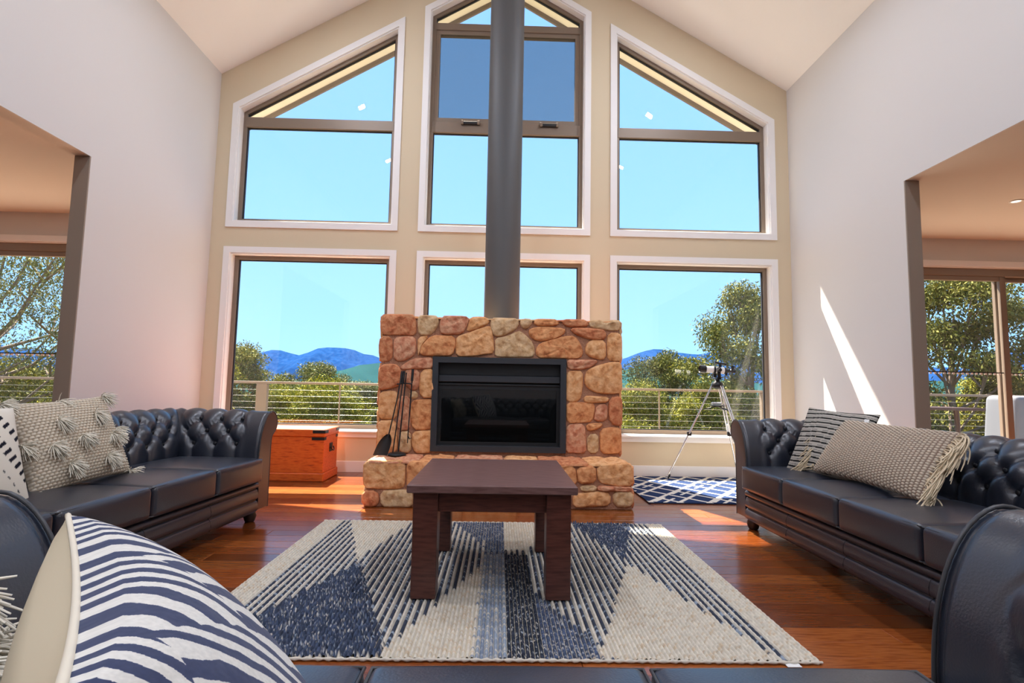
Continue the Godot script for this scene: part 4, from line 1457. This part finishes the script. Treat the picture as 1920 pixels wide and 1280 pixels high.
func pillows() -> void:
	tufted_cushion("cream knitted cushion with yarn tufts leaning on the left sofa", lean(Vector3(-2.09, 0.645, 3.20), Vector3(1, 0, 0.12), 0.42, 0.06), 0.54, 0.44, 5)
	tufted_cushion("cream tufted cushion in the left corner of the foreground sofa", lean(Vector3(-0.715, 0.585, 5.21), Vector3(0.9, 0, -0.35), 0.25, 0.0), 0.3, 0.3, 6)
	# cream cushion with black woven marks, cut by the left edge of the picture
	var c := thing("patterned_cushion", "cream cushion with black woven dashes behind the tufted cushion on the left sofa", "cushion")
	c.transform = lean(Vector3(-2.08, 0.635, 3.75), Vector3(1, 0, 0.15), 0.40, -0.08)
	var dash := func(px: float, py: float):
		var a := px * 0.8 + py * 0.6
		var b := -px * 0.6 + py * 0.8
		var on := fposmod(a, 0.09) < 0.045 and fposmod(b + 0.02 * floorf(a / 0.09), 0.034) < 0.014 and absf(fposmod(a, 0.27) - 0.13) < 0.09
		return lin(34, 34, 44) if on else lin(222, 214, 198)
	obj("front", pillow_side(0.48, 0.44, 0.15, 120, 1.0, null, dash), M.wool, c)
	obj("back", pillow_side(0.48, 0.44, 0.13, 24, -1.0), M.cream, c)
	# chunky knit lumbar cushion with fringes
	var kx := lean(Vector3(2.045, 0.62, 2.985), Vector3(-1, 0, 0.02), 0.58, -0.015)
	var k := thing("fringed_cushion", "long beige chunky-knit cushion with fringed ends on the right sofa", "cushion")
	k.transform = kx
	var kw := 0.86
	var kh := 0.38
	var chunk := func(px: float, py: float):
		var i := floorf(px / 0.021)
		return 0.010 * absf(sin(px * PI / 0.021)) * absf(sin(py * PI / 0.0135 + (PI / 2 if int(i) % 2 else 0.0)))
	var ktone := func(px: float, py: float):
		var i := floorf(px / 0.021)
		var q := absf(sin(px * PI / 0.021)) * absf(sin(py * PI / 0.0135 + (PI / 2 if int(i) % 2 else 0.0)))
		return lin(134, 114, 100).lerp(lin(214, 200, 180), smoothstep(0.1, 0.7, q))
	obj("front", pillow_side(kw, kh, 0.16, 260, 1.0, chunk, ktone), M.wool, k)
	obj("back", pillow_side(kw, kh, 0.12, 24, -1.0), M.cream, k)
	var r := RandomNumberGenerator.new()
	r.seed = 12
	for s in [-1.0, 1.0]:
		var m := MB.new()
		for j in 120:
			var v := r.randf_range(-0.97, 0.97)
			var p := pillow_pt(s * 0.985, v, kw, kh, 0.16)
			p.z += r.randf_range(-0.008, 0.016)
			var d := Vector3(s * 1.0, r.randf_range(-0.35, 0.25), r.randf_range(-0.05, 0.25)).normalized()
			var l := r.randf_range(0.13, 0.19)
			var low := minf(-0.10, -(p.y + kh * 0.5) * 0.3) * r.randf_range(0.5, 1.0)
			strand(m, p, d, l, Vector3(-s * 0.07, maxf(low * 1.7, -(p.y + kh * 0.5) - 0.035), r.randf_range(-0.01, 0.03)), 0.0036, lin(216, 198, 168) * r.randf_range(0.85, 1.08), 6)
		obj("fringe", m, M.wool, k)
	# striped cushion behind it
	var t := thing("striped_cushion", "grey and black striped cushion behind the fringed cushion on the right sofa", "cushion")
	t.transform = lean(Vector3(2.06, 0.635, 2.55), Vector3(-0.87, 0, 0.4), 0.48, -0.06)
	var stripe := func(px: float, py: float):
		var q := fposmod(py + 0.003 * sin(px * 30.0), 0.034)
		if q < 0.010: return lin(34, 34, 36)
		if q > 0.018 and q < 0.021: return lin(96, 94, 92)
		return lin(176, 170, 160)
	obj("front", pillow_side(0.46, 0.46, 0.14, 150, 1.0, null, stripe), M.wool, t)
	obj("back", pillow_side(0.46, 0.46, 0.12, 24, -1.0), M.cream, t)
	var tm := MB.new()
	tm.box(Vector3(0.185, 0.165, 0.035), Vector3(0.028, 0.02, 0.002))
	obj("care_tag", tm, M.white, t)
	# blue flame-stitch cushion close to the viewer
	var a := Vector3(-0.49, 0.80, 5.22)
	var b := Vector3(-0.19, 0.82, 5.60)
	var ex := (b - a).normalized()
	var out := Vector3(0.785, 0, -0.62)
	var dn := (Vector3.DOWN * 0.89 + out * 0.45)
	dn = (dn - ex * dn.dot(ex)).normalized()
	var sz := 0.48
	var f := thing("blue_cushion", "large blue and cream zigzag cushion in the left foreground", "cushion")
	var nz := (-ex).cross(-dn).normalized()
	f.transform = Transform3D(Basis(-ex, -dn, nz), a + ex * sz * 0.5 + dn * sz * 0.5)
	var im := Image.create(768, 768, false, Image.FORMAT_RGB8)
	var nn := FastNoiseLite.new()
	nn.seed = 4; nn.frequency = 0.012
	for y in 768:
		for x in 768:
			var u := y / 768.0
			var v := x / 768.0
			var uu := u * 4.2
			var zig := absf(fposmod(v * 2.8, 1.0) - 0.5) * 2.0
			var col_at := uu + zig * 0.8 + nn.get_noise_2d(x, y) * 0.05
			var strip := int(floorf(col_at))
			var along := col_at - strip - 0.5
			var q := v * 16.0 + (along * 1.7 if strip % 2 else -along * 1.1) + nn.get_noise_2d(x * 0.6, y * 0.6 + 90.0) * 0.2
			var on := fposmod(q + (0.5 if strip % 2 else 0.0), 1.0) < 0.5
			var col := c8(60, 68, 98) if on else c8(226, 222, 212)
			im.set_pixel(x, y, col * (0.97 + 0.06 * nn.get_noise_2d(x * 9.0, y * 9.0)))
	var fm := mat(Color.WHITE, 1.0, 0.0, 0.2)
	fm.albedo_texture = ImageTexture.create_from_image(im)
	fm.rim_enabled = true; fm.rim = 0.3; fm.rim_tint = 0.6
	relief(fm, M.fine, 0.1)
	obj("front", pillow_side(sz, sz, 0.20, 60, 1.0), fm, f)
	obj("back", pillow_side(sz, sz, 0.19, 40, -1.0), M.backing, f)
	var pp := MB.new()
	pp.tube(edge_path(sz, sz), 0.0028, 6, false)
	obj("piping", pp, M.cream, f)

# ---------------------------------------------------------------- telescope
func telescope() -> void:
	var t := thing("telescope", "small white telescope on a silver tripod in front of the right window", "telescope", Vector3(2.25, 0.0, 0.38))
	var apex := Vector3(0.0, 1.02, 0.0)
	var feet := [Vector3(-0.46, 0.013, -0.2), Vector3(0.33, 0.013, -0.28), Vector3(0.2, 0.013, 0.42)]
	for fpt in feet:
		var side: Vector3 = Vector3(fpt.x, 0, fpt.z).normalized()
		var top: Vector3 = apex + side * 0.045
		var kn: Vector3 = top.lerp(fpt, 0.52)
		var leg := MB.new()
		var tan := side.cross(Vector3.UP)
		for e in [-1.0, 1.0]: leg.tube([top + tan * 0.014 * e, kn + tan * 0.014 * e], 0.008, 8)
		leg.tube([top.lerp(kn, 0.8), fpt + Vector3(0, 0.03, 0)], 0.009, 8)
		var lo := obj("leg", leg, M.chrome, t)
		var kb := MB.new()
		kb.box(kn, Vector3(0.045, 0.045, 0.03), 0.006)
		obj("leg_clamp", kb, M.black, lo)
		var tip := MB.new()
		tip.tube([fpt, fpt + (top - fpt).normalized() * 0.05], [0.006, 0.012], 8)
		obj("foot_tip", tip, M.black, lo)
	var m := MB.new()
	m.lathe([Vector2(0.0, 0.97), Vector2(0.05, 0.975), Vector2(0.062, 1.0), Vector2(0.058, 1.03), Vector2(0.03, 1.045), Vector2(0.022, 1.09), Vector2(0.0, 1.092)], 18)
	obj("hub", m, M.black, t)
	# tray with spreader arms
	m = MB.new()
	m.lathe([Vector2(0.0, 0.79), Vector2(0.07, 0.79), Vector2(0.075, 0.8), Vector2(0.07, 0.803), Vector2(0.0, 0.798)], 18)
	for fpt in feet:
		var p: Vector3 = (apex + Vector3(fpt.x, 0, fpt.z).normalized() * 0.045).lerp(fpt, 0.27)
		m.tube([Vector3(0, 0.792, 0), p], 0.006, 6)
	obj("tray", m, M.black, t)
	m = MB.new()
	m.box(Vector3(-0.02, 0.82, 0.02), Vector3(0.1, 0.025, 0.03), 0.006)
	obj("slow_motion_rod", m, M.alu, t)
	# fork and tube, pointing left and slightly up
	m = MB.new()
	for e in [-1.0, 1.0]: m.box(Vector3(0.0, 1.13, e * 0.05), Vector3(0.035, 0.13, 0.012), 0.004)
	m.box(Vector3(0, 1.078, 0), Vector3(0.045, 0.025, 0.112), 0.005)
	m.tube([Vector3(0, 1.165, 0.056), Vector3(0, 1.165, 0.085)], 0.018, 10)
	obj("yoke", m, M.black, t)
	var ot := Node3D.new()
	ot.name = "optical_tube"
	t.add_child(ot, true)
	ot.position = Vector3(0, 1.165, 0); ot.rotation.z = -0.06
	var ax := Transform3D(Basis(Vector3.BACK, PI / 2), Vector3.ZERO)      # lathe axis y -> -x
	m = MB.new()
	m.lathe([Vector2(0.034, -0.07), Vector2(0.034, 0.13)], 24, ax)
	obj("tube", m, M.white, ot)
	m = MB.new()
	m.lathe([Vector2(0.0, 0.122), Vector2(0.04, 0.122), Vector2(0.042, 0.128), Vector2(0.042, 0.18), Vector2(0.038, 0.183), Vector2(0.036, 0.165), Vector2(0.0, 0.16)], 24, ax)
	obj("dew_shield", m, M.black, ot)
	m = MB.new()
	m.lathe([Vector2(0.036, 0.02), Vector2(0.04, 0.022), Vector2(0.04, 0.042), Vector2(0.036, 0.044)], 24, ax)
	obj("ring", m, M.black, ot)
	m = MB.new()
	m.lathe([Vector2(0.036, -0.07), Vector2(0.036, -0.085), Vector2(0.02, -0.09), Vector2(0.02, -0.13), Vector2(0.0, -0.13)], 20, ax)
	m.tube([Vector3(0.1, -0.02, 0), Vector3(0.1, -0.05, 0)], 0.012, 8)
	obj("focuser", m, M.black, ot)
	m = MB.new()
	m.tube([Vector3(0.12, 0, 0), Vector3(0.15, 0.0, 0), Vector3(0.16, 0.03, 0), Vector3(0.163, 0.055, 0)], [0.016, 0.017, 0.016, 0.02], 10)
	m.tube([Vector3(0.15, -0.005, 0), Vector3(0.19, 0.0, 0)], 0.017, 10)
	obj("eyepiece", m, M.black, ot)
	m = MB.new()
	m.tube([Vector3(-0.03, 0.075, 0), Vector3(-0.01, 0.075, 0), Vector3(0.07, 0.07, 0), Vector3(0.09, 0.07, 0)], [0.018, 0.013, 0.01, 0.014], 10)
	m.box(Vector3(0.03, 0.05, 0), Vector3(0.03, 0.035, 0.012), 0.002)
	obj("finder_scope", m, M.black, ot)

# ---------------------------------------------------------------- fire tools
func fire_tools() -> void:
	var y := 0.365
	var s := thing("tool_stand", "black iron stand for fire tools on the left end of the hearth", "tool stand", Vector3(-0.86, y, 1.36))
	var m := MB.new()
	m.lathe([Vector2(0.0, 0.0), Vector2(0.075, 0.0), Vector2(0.078, 0.01), Vector2(0.06, 0.022), Vector2(0.012, 0.03), Vector2(0.0, 0.03)], 20)
	obj("base", m, M.iron, s)
	m = MB.new()
	m.tube([Vector3(0.01, 0.02, 0), Vector3(0.03, 0.4, -0.03), Vector3(0.045, 0.69, -0.05)], 0.006, 8)
	obj("stem", m, M.iron, s)
	m = MB.new()
	m.tube([Vector3(-0.03, 0.59, -0.04), Vector3(0.04, 0.6, -0.045), Vector3(0.1, 0.595, -0.04)], 0.006, 6)
	obj("hook_bar", m, M.iron, s)
	var g := "fire tools on the hearth"
	var sh := thing("fire_shovel", "black iron fire shovel with a flat blade leaning beside the firebox", "shovel", Vector3(-0.93, y, 1.40), 0.0, g)
	m = MB.new()
	m.tube([Vector3(0.0, 0.15, 0.0), Vector3(0.05, 0.45, -0.05), Vector3(0.075, 0.69, -0.10)], 0.0055, 8)
	obj("rod", m, M.iron, sh)
	m = MB.new()
	m.tube([Vector3(0.072, 0.60, -0.085), Vector3(0.076, 0.7, -0.105)], 0.011, 8)
	obj("grip", m, M.iron, sh)
	m = MB.new()
	m.grid(12, 14, func(u: float, v: float):
		var a := (u - 0.5) * 2.0
		var wd := 0.058 * (1.0 - pow(v, 4.0) * 0.75)
		return Vector3(-0.055 + a * wd + v * 0.055, 0.006 + v * 0.17, 0.012 - 0.03 * v + 0.018 * a * a))
	obj("blade", m, M.iron, sh)
	var po := thing("fire_poker", "black iron fire poker with a hooked tip hanging from the stand", "poker", Vector3(-0.775, y, 1.345), 0.0, g)
	m = MB.new()
	m.tube([Vector3(0.012, 0.71, -0.05), Vector3(0.004, 0.4, -0.02), Vector3(-0.004, 0.10, 0.0)], [0.006, 0.006, 0.004], 8)
	obj("rod", m, M.iron, po)
	m = MB.new()
	m.tube([Vector3(-0.003, 0.16, 0.0), Vector3(0.012, 0.135, 0.0), Vector3(0.028, 0.145, 0.0)], [0.006, 0.005, 0.003], 6)
	obj("hook", m, M.iron, po)
	m = MB.new()
	m.tube([Vector3(0.01, 0.62, -0.04), Vector3(0.012, 0.72, -0.052)], 0.011, 8)
	obj("grip", m, M.iron, po)
	var br := thing("fire_brush", "slim black fire brush beside the stand stem", "brush", Vector3(-0.89, y + 0.02, 1.37), 0.0, g)
	m = MB.new()
	m.tube([Vector3(0.0, 0.0, 0.02), Vector3(0.03, 0.35, -0.02), Vector3(0.055, 0.66, -0.06)], 0.005, 8)
	obj("rod", m, M.iron, br)
	m = MB.new()
	m.tube([Vector3(0.05, 0.58, -0.05), Vector3(0.056, 0.68, -0.062)], 0.011, 8)
	obj("grip", m, M.iron, br)
